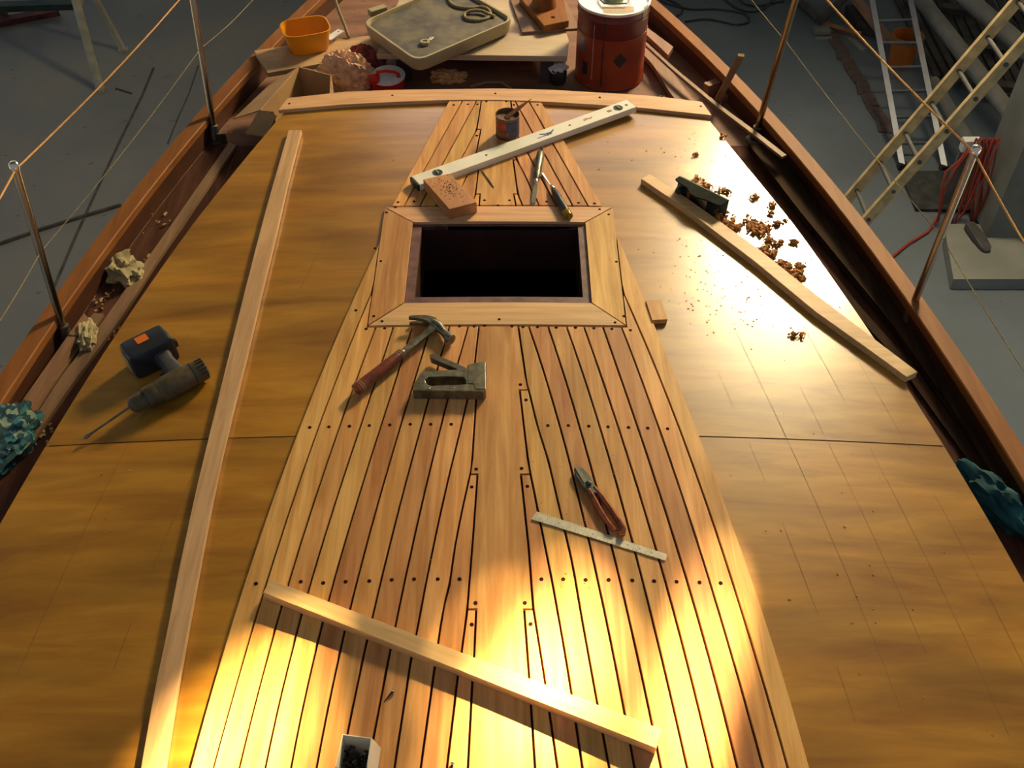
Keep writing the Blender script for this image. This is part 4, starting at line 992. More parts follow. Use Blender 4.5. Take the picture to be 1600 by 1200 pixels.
# staple gun
def stapler():
    h = 0.030; zt = PT+h+rz(-0.15); zb_ = PT+rz(-0.15)+0.0005
    out = [(645,610),(646,600),(660,581),(729,576),(730,570),(742,569),(744,566),(758,565),(759,609),(755,611)]
    hole = [(666,599),(664,594),(669,589),(700,588),(724,589),(728,594),(728,600),(700,602),(672,603)]
    P = [RP(x, y, PT+h) for x, y in out]; Hh = [RP(x, y, PT+h) for x, y in hole]
    t = empty('staple_gun', Vector((P[0].x+0.09, P[0].y+0.03, zb_)), 'metal staple gun lying on its side below the hammer head', 'staple gun')
    MB().holed([(p.x, p.y) for p in P], [[(p.x, p.y) for p in Hh]], zt, zb_).build('gun_body', M['tool'], t, bevel=0.0015)
    P2 = [RP(x, y, PT+h) for x, y in [(732,570),(744,567),(758,565.5),(759,608),(742,608),(741,600),(731,599)]]
    MB().prism([(p.x, p.y) for p in P2], zt+0.0016, zt-0.002).build('nose_plate', M['tool'], t, bevel=0.0006)
    a, b = P[7], P[8]; MB().box(((a.x+b.x)/2+0.0012, (a.y+b.y)/2, (zt+zb_)/2), (0.0022, abs(a.y-b.y)*0.96, zt-zb_-0.003)).build('front_plate', M['bright'], t)
    P3 = [RP(x, y, PT+h+0.002) for x, y in [(671,552),(676,549),(728,571),(731,577),(722,577),(673,557)]]
    MB().prism([(p.x, p.y) for p in P3], zt-0.004, zb_+0.009).build('lever', M['steel_dark'], t, bevel=0.001)
    for x, y in ((668,607),(706,606)):
        p = RP(x, y, PT+h); MB().box((p.x, p.y, zt+0.0006), (0.012, 0.004, 0.0012)).build('side_rivet', M['bright'], t, bevel=0.0003)
stapler()

# tin snips
def snips():
    h = 0.014; t = empty('tin_snips', RP(925, 775, PT), 'tin snips with rusty open handles lying above the steel ruler', 'snips')
    z = PT+rz(0.13)
    P = [RP(x, y, PT+h) for x, y in [(897,731),(905,729),(912,732),(921,743),(932,762),(933,770),(925,770),(914,763),(901,744)]]
    MB().prism([(p.x, p.y) for p in P], z+h, z+0.003).build('jaw', M['greensole'], t, bevel=0.001)
    P = [RP(x, y, PT+h) for x, y in [(898,731),(904,730),(917,752),(913,756)]]
    MB().prism([(p.x, p.y) for p in P], z+h+0.002, z+h-0.001).build('blade_edge', M['bright'], t)
    p = RP(920, 756, PT+h); MB().lathe([(0.006, -0.002), (0.006, 0.005), (0.004, 0.006), (0, 0.006)], p, n=16).build('pivot_bolt', M['navy'], t, smooth=40)
    a = [RP(x, y, PT+0.009) for x, y in [(928,763),(942,778),(956,798),(968,816),(974,827),(973,834),(967,835)]]
    MB().tube(a, [0.006, 0.0065, 0.006, 0.006, 0.0065, 0.006, 0.004], 8, flat=1.3).build('handle', M['rust'], t, smooth=50)
    b = [RP(x, y, PT+0.009) for x, y in [(920,766),(925,774),(935,792),(944,808),(954,822),(962,829)]]
    MB().tube(b, [0.0055, 0.006, 0.006, 0.006, 0.006, 0.004], 8, flat=1.3).build('handle', M['rust'], t, smooth=50)
snips()

# ruler
o = px_bar((839,799), (830,811), (1043,866), (1040,876), PT+0.0035, 0.0012, 'steel_ruler', plain('worn_ruler_steel', (0.55, 0.53, 0.43), 0.45, metal=0.35, var=0.12, scale=60), 'worn steel ruler lying across the planks below the snips', 'ruler')
rt = MB()
Mx = o.matrix_basis; Lr = max(v.co.x for v in o.data.vertices)-min(v.co.x for v in o.data.vertices); xm = min(v.co.x for v in o.data.vertices)+0.004
wy = max(v.co.y for v in o.data.vertices); wy0 = min(v.co.y for v in o.data.vertices)
for k in range(59):
    ln = 0.005 if k % 2 == 0 else 0.003
    if k % 10 == 0: ln = 0.007
    rt.box((xm+0.003+k*0.0045, wy-0.0012-ln/2, 0.00135), (0.0005, ln, 0.0002)); 
    if k % 2 == 0: rt.box((xm+0.003+k*0.0045, wy0+0.001+ln/2, 0.00135), (0.0005, ln, 0.0002))
rt.build('ruler_marks', M['blacklab'], o, world=False)
def digits(parent, text, x, y, z, size, mat, step=None, rot=0.0, name='printed_number'):
    cu = bpy.data.curves.new('txt', 'FONT'); cu.body = text; cu.size = size; cu.align_x = 'CENTER'; cu.align_y = 'CENTER'
    ob = bpy.data.objects.new('txt', cu); dg = bpy.context.evaluated_depsgraph_get(); C.objects.link(ob); dg = bpy.context.evaluated_depsgraph_get()
    me = bpy.data.meshes.new_from_object(ob.evaluated_get(dg)); bpy.data.objects.remove(ob)
    n = bpy.data.objects.new(name, me); C.objects.link(n); n.parent = parent; n.location = (x, y, z); n.rotation_euler = (0, 0, rot)
    me.materials.clear(); me.materials.append(mat); return n
for k in range(1, 11): digits(o, str(k if k < 12 else k), xm+0.003+k*0.0254, (wy+wy0)/2, 0.0013, 0.006, M['blacklab'])

# box of screws
def screwbox():
    h = 0.062; cs_ = [RP(535, 1147, PT+h), RP(581, 1153, PT+h), RP(573, 1206, PT+h), RP(524, 1199, PT+h)]
    c = sum(cs_, Vector())/4; t = empty('screw_box', Vector((c.x, c.y, PT+rz(c.x))), 'small open card box of dark screws on planks at bottom edge', 'box')
    z0 = PT+rz(c.x)+0.0005; z1 = z0+h
    for i in range(4):
        a, b = cs_[i], cs_[(i+1) % 4]; inn = [p+(c-p)*0.06 for p in (b, a)]
        MB().prism([(p.x, p.y) for p in (a, b, *inn)], z1 if i != 2 else z1-0.008, z0).build('box_wall', M['cardw'], t)
    MB().prism([(p.x, p.y) for p in cs_], z0+0.002, z0).build('box_bottom', M['cardw'], t)
    a, b = cs_[1], cs_[2]; o_ = Vector((0.012, 0, -0.04))
    MB().add([Vector((a.x, a.y, z1)), Vector((b.x, b.y, z1)), Vector((b.x, b.y, z1))+o_, Vector((a.x, a.y, z1))+o_], [(0, 1, 2, 3)]).build('box_flap', M['cardw'], t)
    sc = MB()
    for k in range(90):
        u, v = random.uniform(0.14, 0.86), random.uniform(0.14, 0.86); p = cs_[0].lerp(cs_[1], u).lerp(cs_[3].lerp(cs_[2], u), v)
        p = Vector((p.x, p.y, z0+0.006+0.022*random.random())); d = Vector((random.uniform(-1, 1), random.uniform(-1, 1), random.uniform(-0.3, 0.3))).normalized()*0.009
        sc.tube([p-d, p+d*0.7, p+d], [0.0006, 0.0013, 0.003], 6)
    sc.build('screw_heap', M['screw'], None, 'heap of dark screws inside the small card box', 'screws', kind='stuff')
screwbox()
def screw(p0, p1, label):
    mt, Ln = frame(p0, p1, PT+0.002, PT)
    t = empty('wood_screw', None, label, 'screw', mat=mt)
    MB().tube([(-Ln/2, 0, 0.0012), (Ln/2-0.004, 0, 0.003)], [0.0006, 0.0022], 8).build('screw_thread', M['screw'], t, world=False, smooth=40)
    MB().lathe([(0.002, 0), (0.0042, 0.003), (0.0042, 0.004), (0, 0.004)], (Ln/2-0.005, 0, 0.0042), (1, 0, 0.2), 12).build('screw_head', M['bright'], t, world=False)
screw((600,1096), (616,1078), 'loose screw on the planks above the card box')
screw((703,1206), (708,1192), 'loose screw at bottom edge right of the card box')

# cordless drill
def drill():
    mt, Ln = frame((322,575), (197,640), 0.030, 0.0)
    t = empty('cordless_drill', None, 'cordless drill with black battery lying on its side on left plywood', 'drill', mat=mt)
    x0 = -Ln/2; zc_ = 0.032
    b = MB(); b.lathe([(0.020, 0.0), (0.027, 0.004), (0.0285, 0.02), (0.0285, 0.05), (0.0305, 0.055), (0.031, 0.10), (0.028, 0.125)], (x0, 0, zc_), (1, 0, 0), 28)
    b.build('motor_housing', M['olive'], t, world=False, smooth=45)
    MB().lathe([(0.0275, 0.0), (0.029, 0.003), (0.029, 0.006), (0.0275, 0.009)], (x0+0.030, 0, zc_), (1, 0, 0), 28).build('housing_band', M['blackpl'], t, world=False, smooth=45)
    MB().lathe([(0.027, 0), (0.028, 0.004), (0.026, 0.03), (0.024, 0.033)], (x0+0.125, 0, zc_), (1, 0, 0), 28).build('torque_collar', M['olive'], t, world=False, smooth=45)
    MB().lathe([(0.021, 0), (0.0215, 0.006), (0.0205, 0.030), (0.016, 0.038), (0.008, 0.042)], (x0+0.158, 0, zc_), (1, 0, 0), 24).build('chuck', M['olive'], t, world=False, smooth=40)
    e = mt.inverted() @ RP(130, 686, 0.012); s0 = Vector((x0+0.198, 0, zc_))
    bt = MB(); bt.tube([s0, s0.lerp(e, 0.8), e.lerp(s0, 0.06), e], [0.0028, 0.0026, 0.005, 0.0004], 8); bt.build('drill_bit', M['steel_dark'], t, world=False, smooth=40)
    vt = MB()
    for k in range(5):
        a_ = 0.4+k*0.35; vt.box((x0+0.012, math.cos(a_)*0.0282, zc_+math.sin(a_)*0.0282), (0.018, 0.003, 0.003))
    vt.build('cooling_vents', M['blackpl'], t, world=False)
    hd = MB(); rows = []
    for y, xx, wx, hz in ((-0.018, x0+0.066, 0.026, 0.020), (-0.05, x0+0.066, 0.021, 0.019), (-0.085, x0+0.066, 0.019, 0.018), (-0.112, x0+0.066, 0.024, 0.022)):
        rows.append([Vector((xx+math.copysign(abs(math.cos(a_))**0.6, math.cos(a_))*wx, y, zc_+math.copysign(abs(math.sin(a_))**0.6, math.sin(a_))*hz)) for a_ in [2*PI*k/20 for k in range(20)]])
    hd.quadstrip(rows).build('handle', M['grey'], t, world=False, smooth=50)
    MB().box((x0+0.094, -0.034, zc_), (0.014, 0.026, 0.016)).build('trigger', M['blackpl'], t, world=False, bevel=0.004)
    bat = MB(); bx = x0+0.084
    def sec(y, wx, hz, r=0.012):
        return [Vector((bx+math.copysign(abs(math.cos(a_))**0.22, math.cos(a_))*wx, y, 0.0385+math.copysign(abs(math.sin(a_))**0.22, math.sin(a_))*hz)) for a_ in [2*PI*(k+0.5)/28 for k in range(28)]]
    bat.quadstrip([sec(-0.104, 0.050, 0.034), sec(-0.108, 0.057, 0.038), sec(-0.135, 0.059, 0.038), sec(-0.172, 0.056, 0.037), sec(-0.178, 0.050, 0.032)])
    ob = bat.build('battery', M['navy'], t, world=False, smooth=40)
    MB().box((bx+0.004, -0.150, 0.0770), (0.030, 0.026, 0.0012), None).build('orange_label', M['orange_lab'], ob, world=False, bevel=0.0004)
    MB().box((bx+0.0595, -0.143, 0.038), (0.002, 0.045, 0.05)).build('battery_side_label', M['cream'], ob, world=False)
    MB().box((bx-0.060, -0.118, 0.045), (0.012, 0.014, 0.02)).build('battery_clip', M['blackpl'], t, world=False, bevel=0.002)
drill()

# hand plane on its side
def plane():
    mt, Ln = frame((1057,284), (1134,322), 0.040, 0.0)
    t = empty('hand_plane', None, 'small dark green block plane lying on its side by the diagonal batten', 'plane', mat=mt)
    W = 0.054; x0 = -Ln/2
    MB().box((0, 0.012, W/2+0.001), (Ln, 0.006, W)).build('sole', M['greensole'], t, world=False, bevel=0.001)
    prof = [(x0, 0.010), (x0, -0.010), (x0+0.018, -0.018), (x0+0.05, -0.022), (x0+0.072, -0.040), (x0+0.098, -0.042), (x0+0.12, -0.034), (x0+Ln-0.004, -0.030), (x0+Ln, 0.010)]
    for z in (0.001, W-0.003):
        MB().prism(prof, z+0.004, z).build('cheek', M['greenblk'], t, world=False, bevel=0.0006)
    MB().box((x0+Ln*0.66, -0.014, W/2), (0.075, 0.014, W-0.012), Matrix.Rotation(-0.32, 3, 'Z')).build('lever_cap', M['greenblk'], t, world=False, bevel=0.004)
    MB().box((x0+Ln*0.48, -0.010, W/2), (0.09, 0.003, W-0.012), Matrix.Rotation(-0.35, 3, 'Z')).build('blade_iron', M['bright'], t, world=False)
    MB().lathe([(0.006, 0), (0.006, 0.008), (0.011, 0.012), (0.012, 0.020), (0.009, 0.027), (0, 0.028)], (x0+0.022, 0.004, W/2), (0, -1, 0), 18).build('front_knob', M['blackpl'], t, world=False, smooth=50)
    MB().box((x0+0.050, -0.006, W/2), (0.010, 0.016, W-0.014), Matrix.Rotation(0.5, 3, 'Z')).build('mouth_wedge', M['rust'], t, world=False)
plane()

# ------------------------------------------------------------------ shavings and crumbs (uncountable)
def curls(spots, mat, name, label, n, size=(0.005, 0.010), deck=None, cat='shavings'):
    mb = MB(); tot = sum(s[3] for s in spots)
    for s in spots:
        for k in range(int(n*s[3]/tot)+1):
            px = random.gauss(s[0], s[2]); py = random.gauss(s[1], s[2]*0.6)
            p = RP(px, py, 0.0) if deck is None else D(px, py, deck)
            if deck is None and not (eL(p.y)+0.01 < p.x < eR(p.y)-0.01): continue
            r = random.uniform(*size)*0.5; w = r*random.uniform(0.7, 1.8); turns = random.uniform(0.5, 1.5); m = 9
            R = Matrix.Rotation(random.random()*2*PI, 3, 'Z') @ Matrix.Rotation(random.uniform(-0.5, 0.5), 3, 'X')
            a0 = random.random()*6; vs = []
            for i in range(m+1):
                a_ = a0+2*PI*turns*i/m; rr = r*(1-0.35*i/m)
                for sx in (-0.5, 0.5):
                    v = R @ Vector((sx*w+i*w*0.08, math.cos(a_)*rr, math.sin(a_)*rr)); vs.append(p+v+Vector((0, 0, r*1.02+0.0008)))
            mb.add(vs, [(2*i, 2*i+1, 2*i+3, 2*i+2) for i in range(m)])
    return mb.build(name, mat, None, label, cat, kind='stuff', smooth=60)
curls([(1090,283,5,8),(1102,293,5,8),(1128,300,5,8),(1119,338,9,22),(1137,350,7,22),(1150,357,5,14),(1180,310,4,8),(1176,352,7,30),(1186,360,7,24),(1195,356,5,12),(1205,323,3,5),(1203,335,3,5),(1212,350,3,8),(1232,345,3,8),(1201,375,4,8),(1216,383,4,10),(1192,390,4,12),(1206,398,4,9),(1218,413,4,12),(1230,420,5,16),(1243,428,5,18),(1252,435,4,8),(1250,418,3,9),(1241,524,3,3),(1253,525,2,2),(1242,379,3,3),(1131,214,3,4),(1088,243,2,3)],
      M['shave'], 'planed_shavings', 'orange brown wood shavings strewn beside the hand plane', 620, (0.006, 0.013))
curls([(200,405,14,10),(150,470,16,10),(110,540,12,8),(60,680,14,8),(240,350,14,6),(170,520,8,8),(330,200,12,5)], M['shavep'], 'deck_shavings', 'pale wood shavings scattered along the left side deck', 110, (0.004, 0.011), deck=ZD)
curls([(162,530,4,10),(170,528,3,8)], M['shave'], 'orange_shavings', 'small clump of orange shavings behind the drill battery', 26, (0.006, 0.011), deck=ZD)
curls([(1032,156,3,8),(1022,170,2,2),(1060,160,3,3),(1078,165,3,3)], M['shave'], 'batten_shavings', 'small orange shavings on the right end of front batten', 14, (0.006, 0.011))
cr = MB()
for cx, cy, sx, sy, n in ((1120,440,60,50,90), (1080,300,60,60,50), (1150,480,60,30,60), (1000,220,60,40,26), (1350,850,90,120,36), (140,760,60,60,20), (620,220,50,50,12), (900,420,30,30,8)):
    for k in range(n):
        x, y = random.gauss(cx, sx), random.gauss(cy, sy); p = RP(x, y, 0)
        if not (eL(p.y)+0.02 < p.x < eR(p.y)-0.02) or p.y > 2.95 or (cL[0](p.y)-0.01 < p.x < cR[0](p.y)+0.01 and p.y < YF1+0.1) or (p.y > YF1 and fL[0](p.y)-0.01 < p.x < fR[0](p.y)+0.01): continue
        s = random.uniform(0.0008, 0.0024); cr.box((p.x, p.y, rz(p.x)+s*0.4), (s*2, s, s*0.8), Matrix.Rotation(random.random()*3, 3, 'Z'))
cr.build('sawdust_crumbs', M['shave'], None, 'fine dark crumbs of sawdust scattered over the plywood', 'sawdust', kind='stuff')
cr = MB()
for k in range(150):
    y = random.uniform(515, 950); x = random.gauss(900, 90)
    p = RP(x, y, PT)
    if not (cL[0](p.y)+0.02 < p.x < cR[0](p.y)-0.02): continue
    s = random.uniform(0.0006, 0.0015); cr.box((p.x, p.y, PT+rz(p.x)+s*0.4), (s*1.6, s, s*0.8), Matrix.Rotation(random.random()*3, 3, 'Z'))
cr.build('sawdust_crumbs', M['shavep'], None, 'fine pale sawdust sprinkled on the laid planks', 'sawdust', kind='stuff')

# ------------------------------------------------------------------ workshop
ZF = -3.2
fl = MB(); fl.add([(-14, -3, ZF), (14, -3, ZF), (14, 20, ZF), (-14, 20, ZF)], [(0, 1, 2, 3)]); fo = fl.build('floor', M['floor'], None, kind='structure')
def floor_strip(pts, w, name, mat, label=None, cat=None, h=0.004, kind=None):
    P = [D(x, y, ZF) for x, y in pts]; mb = MB()
    rows = []
    for i, p in enumerate(P):
        d = (P[min(i+1, len(P)-1)]-P[max(i-1, 0)]).normalized(); s = Vector((-d.y, d.x, 0))*w/2
        rows.append([p+s+Vector((0, 0, h)), p-s+Vector((0, 0, h)), p-s, p+s])
    return mb.quadstrip(rows).build(name, mat, None, label, cat, kind=kind)
floor_strip([(240,106),(222,150),(190,215),(150,300),(118,370),(80,460)], 0.022, 'trim_1', M['slot'], kind='structure')
floor_strip([(310,102),(296,145),(280,180),(262,225)], 0.012, 'trim_2', M['slot'], kind='structure')
floor_strip([(0,383),(60,362),(130,340),(190,322)], 0.024, 'floor_pipe', M['darkstuff'], 'dark thin pipe lying on the floor left of the boat', 'pipe', 0.022)
floor_strip([(181,139),(206,147)], 0.015, 'wood_splinter', M['darkstuff'], 'short dark stick on the floor beside the trestle foot', 'stick', 0.012)
# trestle
tr = empty('steel_trestle', D(157, 143, ZF), 'beige steel trestle standing on the floor at upper left', 'trestle')
def beam(a, b, w, mat, nm, par=None, label=None, cat=None, d2=None):
    ax = (b-a).normalized(); s = ax.cross(Vector((0, 1, 0.3))).normalized()*w/2; n_ = ax.cross(s).normalized()*(d2 or w)/2
    return MB().quadstrip([[P+s+n_, P-s+n_, P-s-n_, P+s-n_] for P in (a, b)]).build(nm, mat, par, label, cat)
A1 = D(157, 142, ZF); B1 = DT(116, -8, (A1-O).dot(FW)*0.985); T1 = A1+(B1-A1)*1.25
A2 = D(193, 79, ZF); B2 = DT(146, -8, (A2-O).dot(FW)*0.97); T2 = A2+(B2-A2)*1.6
beam(A1, T1, 0.055, M['trestle'], 'leg', tr); beam(A2, T2, 0.045, M['trestle'], 'leg', tr); beam(T1, T2, 0.05, M['trestle'], 'top_rail', tr)
beam(A1+(B1-A1)*0.84, T2-(T2-A2)*0.25, 0.03, M['trestle'], 'brace', tr)
for q in (A1, A2): MB().box(q+Vector((0, 0, 0.012)), (0.09, 0.07, 0.022)).build('foot_plate', M['trestle'], tr)
beam(D(-40, 12, ZF+0.25), D(117, 7, ZF+0.25), 0.075, M['green_metal'], 'steel_beam', None, 'dark green steel beam lying at far upper left', 'beam')
beam(D(-40, 42, ZF+0.05), D(92, 17, ZF+0.05), 0.07, M['maroon'], 'steel_beam', None, 'maroon steel bar angled under the green beam at upper left', 'beam')
MB().box(D(6, 22, ZF+0.1), (0.06, 0.06, 0.2)).build('beam_prop', M['maroon'], None, 'short maroon prop between the two steel beams at upper left', 'prop')

# right side: ladders
def ladder1():
    P0 = DT(1375, 252, 5.8); d = ray(1586, 5); P1 = O+d*((P0.y-O.y)/d.y)
    e = ray(1395, 297); Q0 = O+e*((P0.z-O.z)/e.z)
    off = Q0-P0; Q1 = P1+off
    ax = (P1-P0).normalized(); kfl = (ZF-P0.z)/ax.z
    a0 = P0+ax*(kfl+0.02); a1 = P1+ax*0.9
    t = empty('wooden_ladder', a0, 'yellow ladder with dark rungs leaning at the right of the boat', 'ladder')
    s = off.normalized(); n_ = ax.cross(s).normalized()
    for o_ in (Vector(), off):
        MB().quadstrip([[p+o_+s*0.012+n_*0.030, p+o_-s*0.012+n_*0.030, p+o_-s*0.012-n_*0.030, p+o_+s*0.012-n_*0.030] for p in (a0, a1)]).build('side_rail', M['laddery'], t)
    L_ = (a1-a0).length; step = (P1-P0).length/4.93; k0 = ((P0-a0).length) % step
    x = k0
    while x < L_-0.1:
        p = a0+ax*x; MB().tube([p-s*0.02, p+off+s*0.02], 0.012, 10).build('rung', M['darkrung'], t, smooth=50); x += step
ladder1()
def ladder2():
    A = D(1408, 264, ZF); B = D(1474, 267, ZF); T = DT(1360, 0, 9.1); U = DT(1420, 0, 9.1)
    t = empty('aluminium_ladder', A, 'grey aluminium ladder lying sloped over timber at upper right', 'ladder')
    T2_ = A+(T-A)*1.35; U2 = B+(U-B)*1.35
    for a, b in ((A, T2_), (B, U2)):
        beam(a+Vector((0, 0, 0.03)), b+Vector((0, 0, 0.03)), 0.045, M['alu'], 'side_rail', t, d2=0.05)
        MB().box(a+Vector((0, 0.0, 0.03)), (0.07, 0.06, 0.055)).build('rubber_foot', M['blackpl'], t)
    for py in (3, 37, 72, 110, 147, 187, 227, -32):
        u = (264-py)/264
        # perspective-correct along the rail
        def on(a, b):
            best = None
            for k in range(140):
                p = a+(b-a)*k/100; q = p-O; yy = 600-FPX*q.dot(UP)/q.dot(FW)
                if best is None or abs(yy-py) < best[0]: best = (abs(yy-py), p)
            return best[1]
        p, q = on(A, T), on(B, U); z_ = Vector((0, 0, 0.03))
        MB().tube([p+z_, q+z_], 0.016, 8).build('rung', M['alu'], t, smooth=50)
ladder2()
# bucket behind the ladder
q = D(1405, 102, ZF); bk = empty('orange_bucket', q, 'orange bucket on the floor behind the aluminium ladder', 'bucket')
MB().lathe([(0.10, 0), (0.11, 0.005), (0.14, 0.30), (0.148, 0.30), (0.148, 0.315), (0.135, 0.315), (0.105, 0.02), (0, 0.02)], q, n=28).build('bucket_body', M['bucket'], bk, smooth=40)
MB().tube([q+Vector((math.cos(a_)*0.147, -0.02-math.sin(a_)*0.13, 0.29+0.02*math.cos(a_*2))) for a_ in [PI*k/12 for k in range(13)]], 0.005, 6).build('bucket_handle', M['steel_dark'], bk, smooth=60)
# row of bricks
bs = [(1300,55),(1308,70),(1317,86),(1327,103),(1338,121),(1349,140),(1360,160),(1370,178),(1381,198)]
for i, (x, y) in enumerate(bs):
    p = D(x, y, ZF); o = MB().box(p+Vector((0, 0, 0.011)), (0.12, 0.22, 0.02), Matrix.Rotation(0.15*math.sin(i*2.1), 3, 'Z')).build('floor_brick', M['brick'], None, 'dusty red brick in the row on the floor beside the aluminium ladder', 'brick', 'bricks in a row on the floor', bevel=0.006)
# steel frame at top, small white box
beam(D(1236, -10, ZF+0.04), D(1280, 30, ZF+0.04), 0.07, M['darkstuff'], 'angle_iron', None, 'dark steel bar on floor at top right meeting another bar', 'bar')
beam(D(1281, 32, ZF+0.12), D(1325, -8, ZF+0.12), 0.07, M['darkstuff'], 'angle_iron', None, 'dark steel bar slanting right from the first floor bar', 'bar')
beam(D(1284, 38, ZF+0.03), D(1345, 55, ZF+0.03), 0.05, M['strip'], 'timber_offcut', None, 'thin brown timber on the floor below the dark steel bars', 'timber')
MB().box(D(1284, 47, ZF+0.03), (0.16, 0.13, 0.05)).build('white_box', M['concrete'], None, 'small grey white block on the floor below the steel bars', 'block', bevel=0.004)
MB().box(D(1287, 60, ZF+0.012), (0.16, 0.035, 0.02)).build('white_strip', M['slab'], None, 'pale strip on the floor just below the small grey block', 'strip')
floor_strip([(1326,60),(1350,80)], 0.06, 'pale_lath', M['slab'], 'pale lath on the floor left of the aluminium ladder', 'lath', 0.015)
MB().prism([(D(x, y, ZF).x, D(x, y, ZF).y) for x, y in ((1318,22),(1345,22),(1375,60),(1350,56),(1335,44))], ZF+0.10, ZF+0.001).build('scrap_timber', M['darkstuff'], None, 'dark heap of scrap timber left of the aluminium ladder top', 'timber')
beam(D(1335, -5, ZF+0.12), D(1392, 68, ZF+0.12), 0.16, M['strip'], 'timber_plank', None, 'greyish brown plank lying on floor under the aluminium ladder', 'plank', d2=0.04)
# floor cables
def cable(pts, label, r=0.012, mat=None, z=ZF+0.012, name='floor_cable'):
    P = [D(x, y, z) for x, y in pts]; sm = []
    for i in range(len(P)-1):
        p0, p1, p2, p3 = P[max(i-1, 0)], P[i], P[i+1], P[min(i+2, len(P)-1)]
        for k in range(6):
            u = k/6; sm.append(0.5*((2*p1)+(p2-p0)*u+(2*p0-5*p1+4*p2-p3)*u*u+(3*p1-p0-3*p2+p3)*u**3))
    sm.append(P[-1]); return MB().tube(sm, r, 6).build(name, mat or M['blackpl'], None, label, 'cable', smooth=60)
cable([(1030,-2),(1045,6),(1080,14),(1120,14),(1160,20),(1168,25)], 'dark cable snaking across the floor at top ending in a plug')
cable([(1070,34),(1100,30),(1120,32),(1150,38),(1170,34),(1168,25)], 'lower dark cable looping back on the floor at top right')
cable([(1130,-4),(1150,12),(1175,18),(1195,12),(1210,-4)], 'dark cable loop on the floor at the top edge')
cable([(1155,-4),(1165,6),(1185,9),(1205,5),(1225,2)], 'inner dark cable coil on the floor at top edge')
cable([(1040,-2),(1062,8),(1066,18),(1058,25)], 'short dark cable curve beside the right cap rail')
# structure on the right: slab, pillar, wall
pz = ZF+0.10
sp = [D(1490, 436, pz), D(1455, 372, pz), D(1440, 345, pz)]
MB().prism([(sp[0].x, sp[0].y), (sp[0].x+6, sp[0].y), (sp[0].x+6, D(1500, 350, pz).y), (D(1475, 350, pz).x, D(1475, 350, pz).y)], pz, ZF+0.001).build('trim_3', M['slab'], None, kind='structure')
pc = D(1541, 371, pz)
MB().box((pc.x+0.4, pc.y+0.22, -0.9), (0.8, 0.44, 2*(pz*-1-0.9)), None).build('wall_right', M['concrete'], None, kind='structure')
wo = bpy.data.objects['wall_right']; wo.location.z = pz+0.001
# rack of grey pipes
def pipe(a, b, z, r, label, mat=M['greysteel'], z2=None, name='grey_pipe', cat='pipe'):
    A, B = D(*a, z), D(*b, z if z2 is None else z2); A2_ = A+(A-B)*0.0; MB().tube([A2_, B], r, 14).build(name, mat, None, label, cat, smooth=50)
pipe((1432,-10), (1583,185), ZF+0.75, 0.065, 'thick grey pipe lying diagonally on the rack at upper right, longest one')
pipe((1500,-12), (1606,80), ZF+1.0, 0.07, 'thick grey pipe on the rack in the top right corner')
pipe((1458,128), (1512,222), ZF+0.35, 0.055, 'short low grey pipe between the two ladders')
rk = empty('slatted_rack', D(1560, 120, ZF), 'dark slatted rack standing behind the pipes at upper right', 'rack')
for i in range(16):
    x = 1395+i*16; a = D(x, -14, ZF+0.02+0.02*i); b = D(x+70+i*2, 120+i*5, ZF+0.02+0.02*i)
    beam(a, b, 0.06, M['darkstuff'], 'slat', rk, d2=0.03)
for y0, x0 in ((12, 1470), (70, 1490), (130, 1520)):
    beam(D(x0, y0, ZF+0.20), D(x0+220, y0+25, ZF+0.20), 0.07, M['darkstuff'], 'cross_rail', rk)
for x, y in ((1475,12),(1500,75),(1530,135)): MB().box(D(x, y, ZF+0.1), (0.06, 0.06, 0.2)).build('leg', M['darkstuff'], rk)
MB().prism([(D(x, y, ZF).x, D(x, y, ZF).y) for x, y in ((1404,272),(1500,271),(1556,330),(1532,333),(1430,331))], ZF+0.03, ZF+0.001).build('rubber_mat', plain('black_rubber', (0.03, 0.034, 0.038), 0.7, var=0.5, scale=14, bump=0.6), None, 'black rubber mat on the floor at the foot of aluminium ladder', 'mat')
# red cable bundle with socket box
Yc = 6.55
pst = DY(1535, 352, Yc)
sb = empty('socket_box', DY(1516, 236, Yc), 'white socket box holding the red cable on a grey post', 'socket box')
MB().box(DY(1516, 226, Yc+0.06), (0.13, 0.07, 0.10)).build('box_case', M['whitecan'], sb, bevel=0.006)
bx = DY(1520, 230, Yc+0.14); MB().box((bx.x+0.06, bx.y+0.02, (bx.z+0.05+pz)/2), (0.28, 0.03, bx.z+0.05-pz)).build('wall_post', M['greysteel'], None, 'grey upright panel carrying the socket box and red cable', 'panel')
for i in range(8):
    x0 = 1526+i*5; bot = (1488+((i*5) % 8)*7, 356-(i % 4)*9); off = 0.004*i
    pts = []
    for k in range(17):
        a_ = 2*PI*k/16; cx = (x0+bot[0])/2+(bot[0]-x0)/2*-math.cos(a_)+5*math.sin(a_)+1.2*math.sin(i*3+k); cy = (216+bot[1])/2-(216-bot[1])/2*-math.cos(a_)
        pts.append(DY(cx, cy, Yc-0.02-off-0.02*math.sin(a_)))
    MB().tube(pts, 0.0062, 6).build('red_cable_loop', M['redcable'], None, 'red cable coil loop hanging from the grey panel by the pillar', 'cable', 'hanging red cable loops', smooth=60)
P = [DY(1512, 238, Yc), DY(1494, 262, Yc), DY(1474, 300, Yc), D(1468, 335, ZF+0.02), D(1450, 362, ZF+0.02), D(1420, 380, ZF+0.02), D(1398, 398, ZF+0.02), D(1385, 410, ZF+0.02)]
MB().tube(P, 0.010, 6).build('trailing_red_cable', M['redcable'], None, 'single red cable trailing from socket box down across the floor', 'cable', smooth=60)
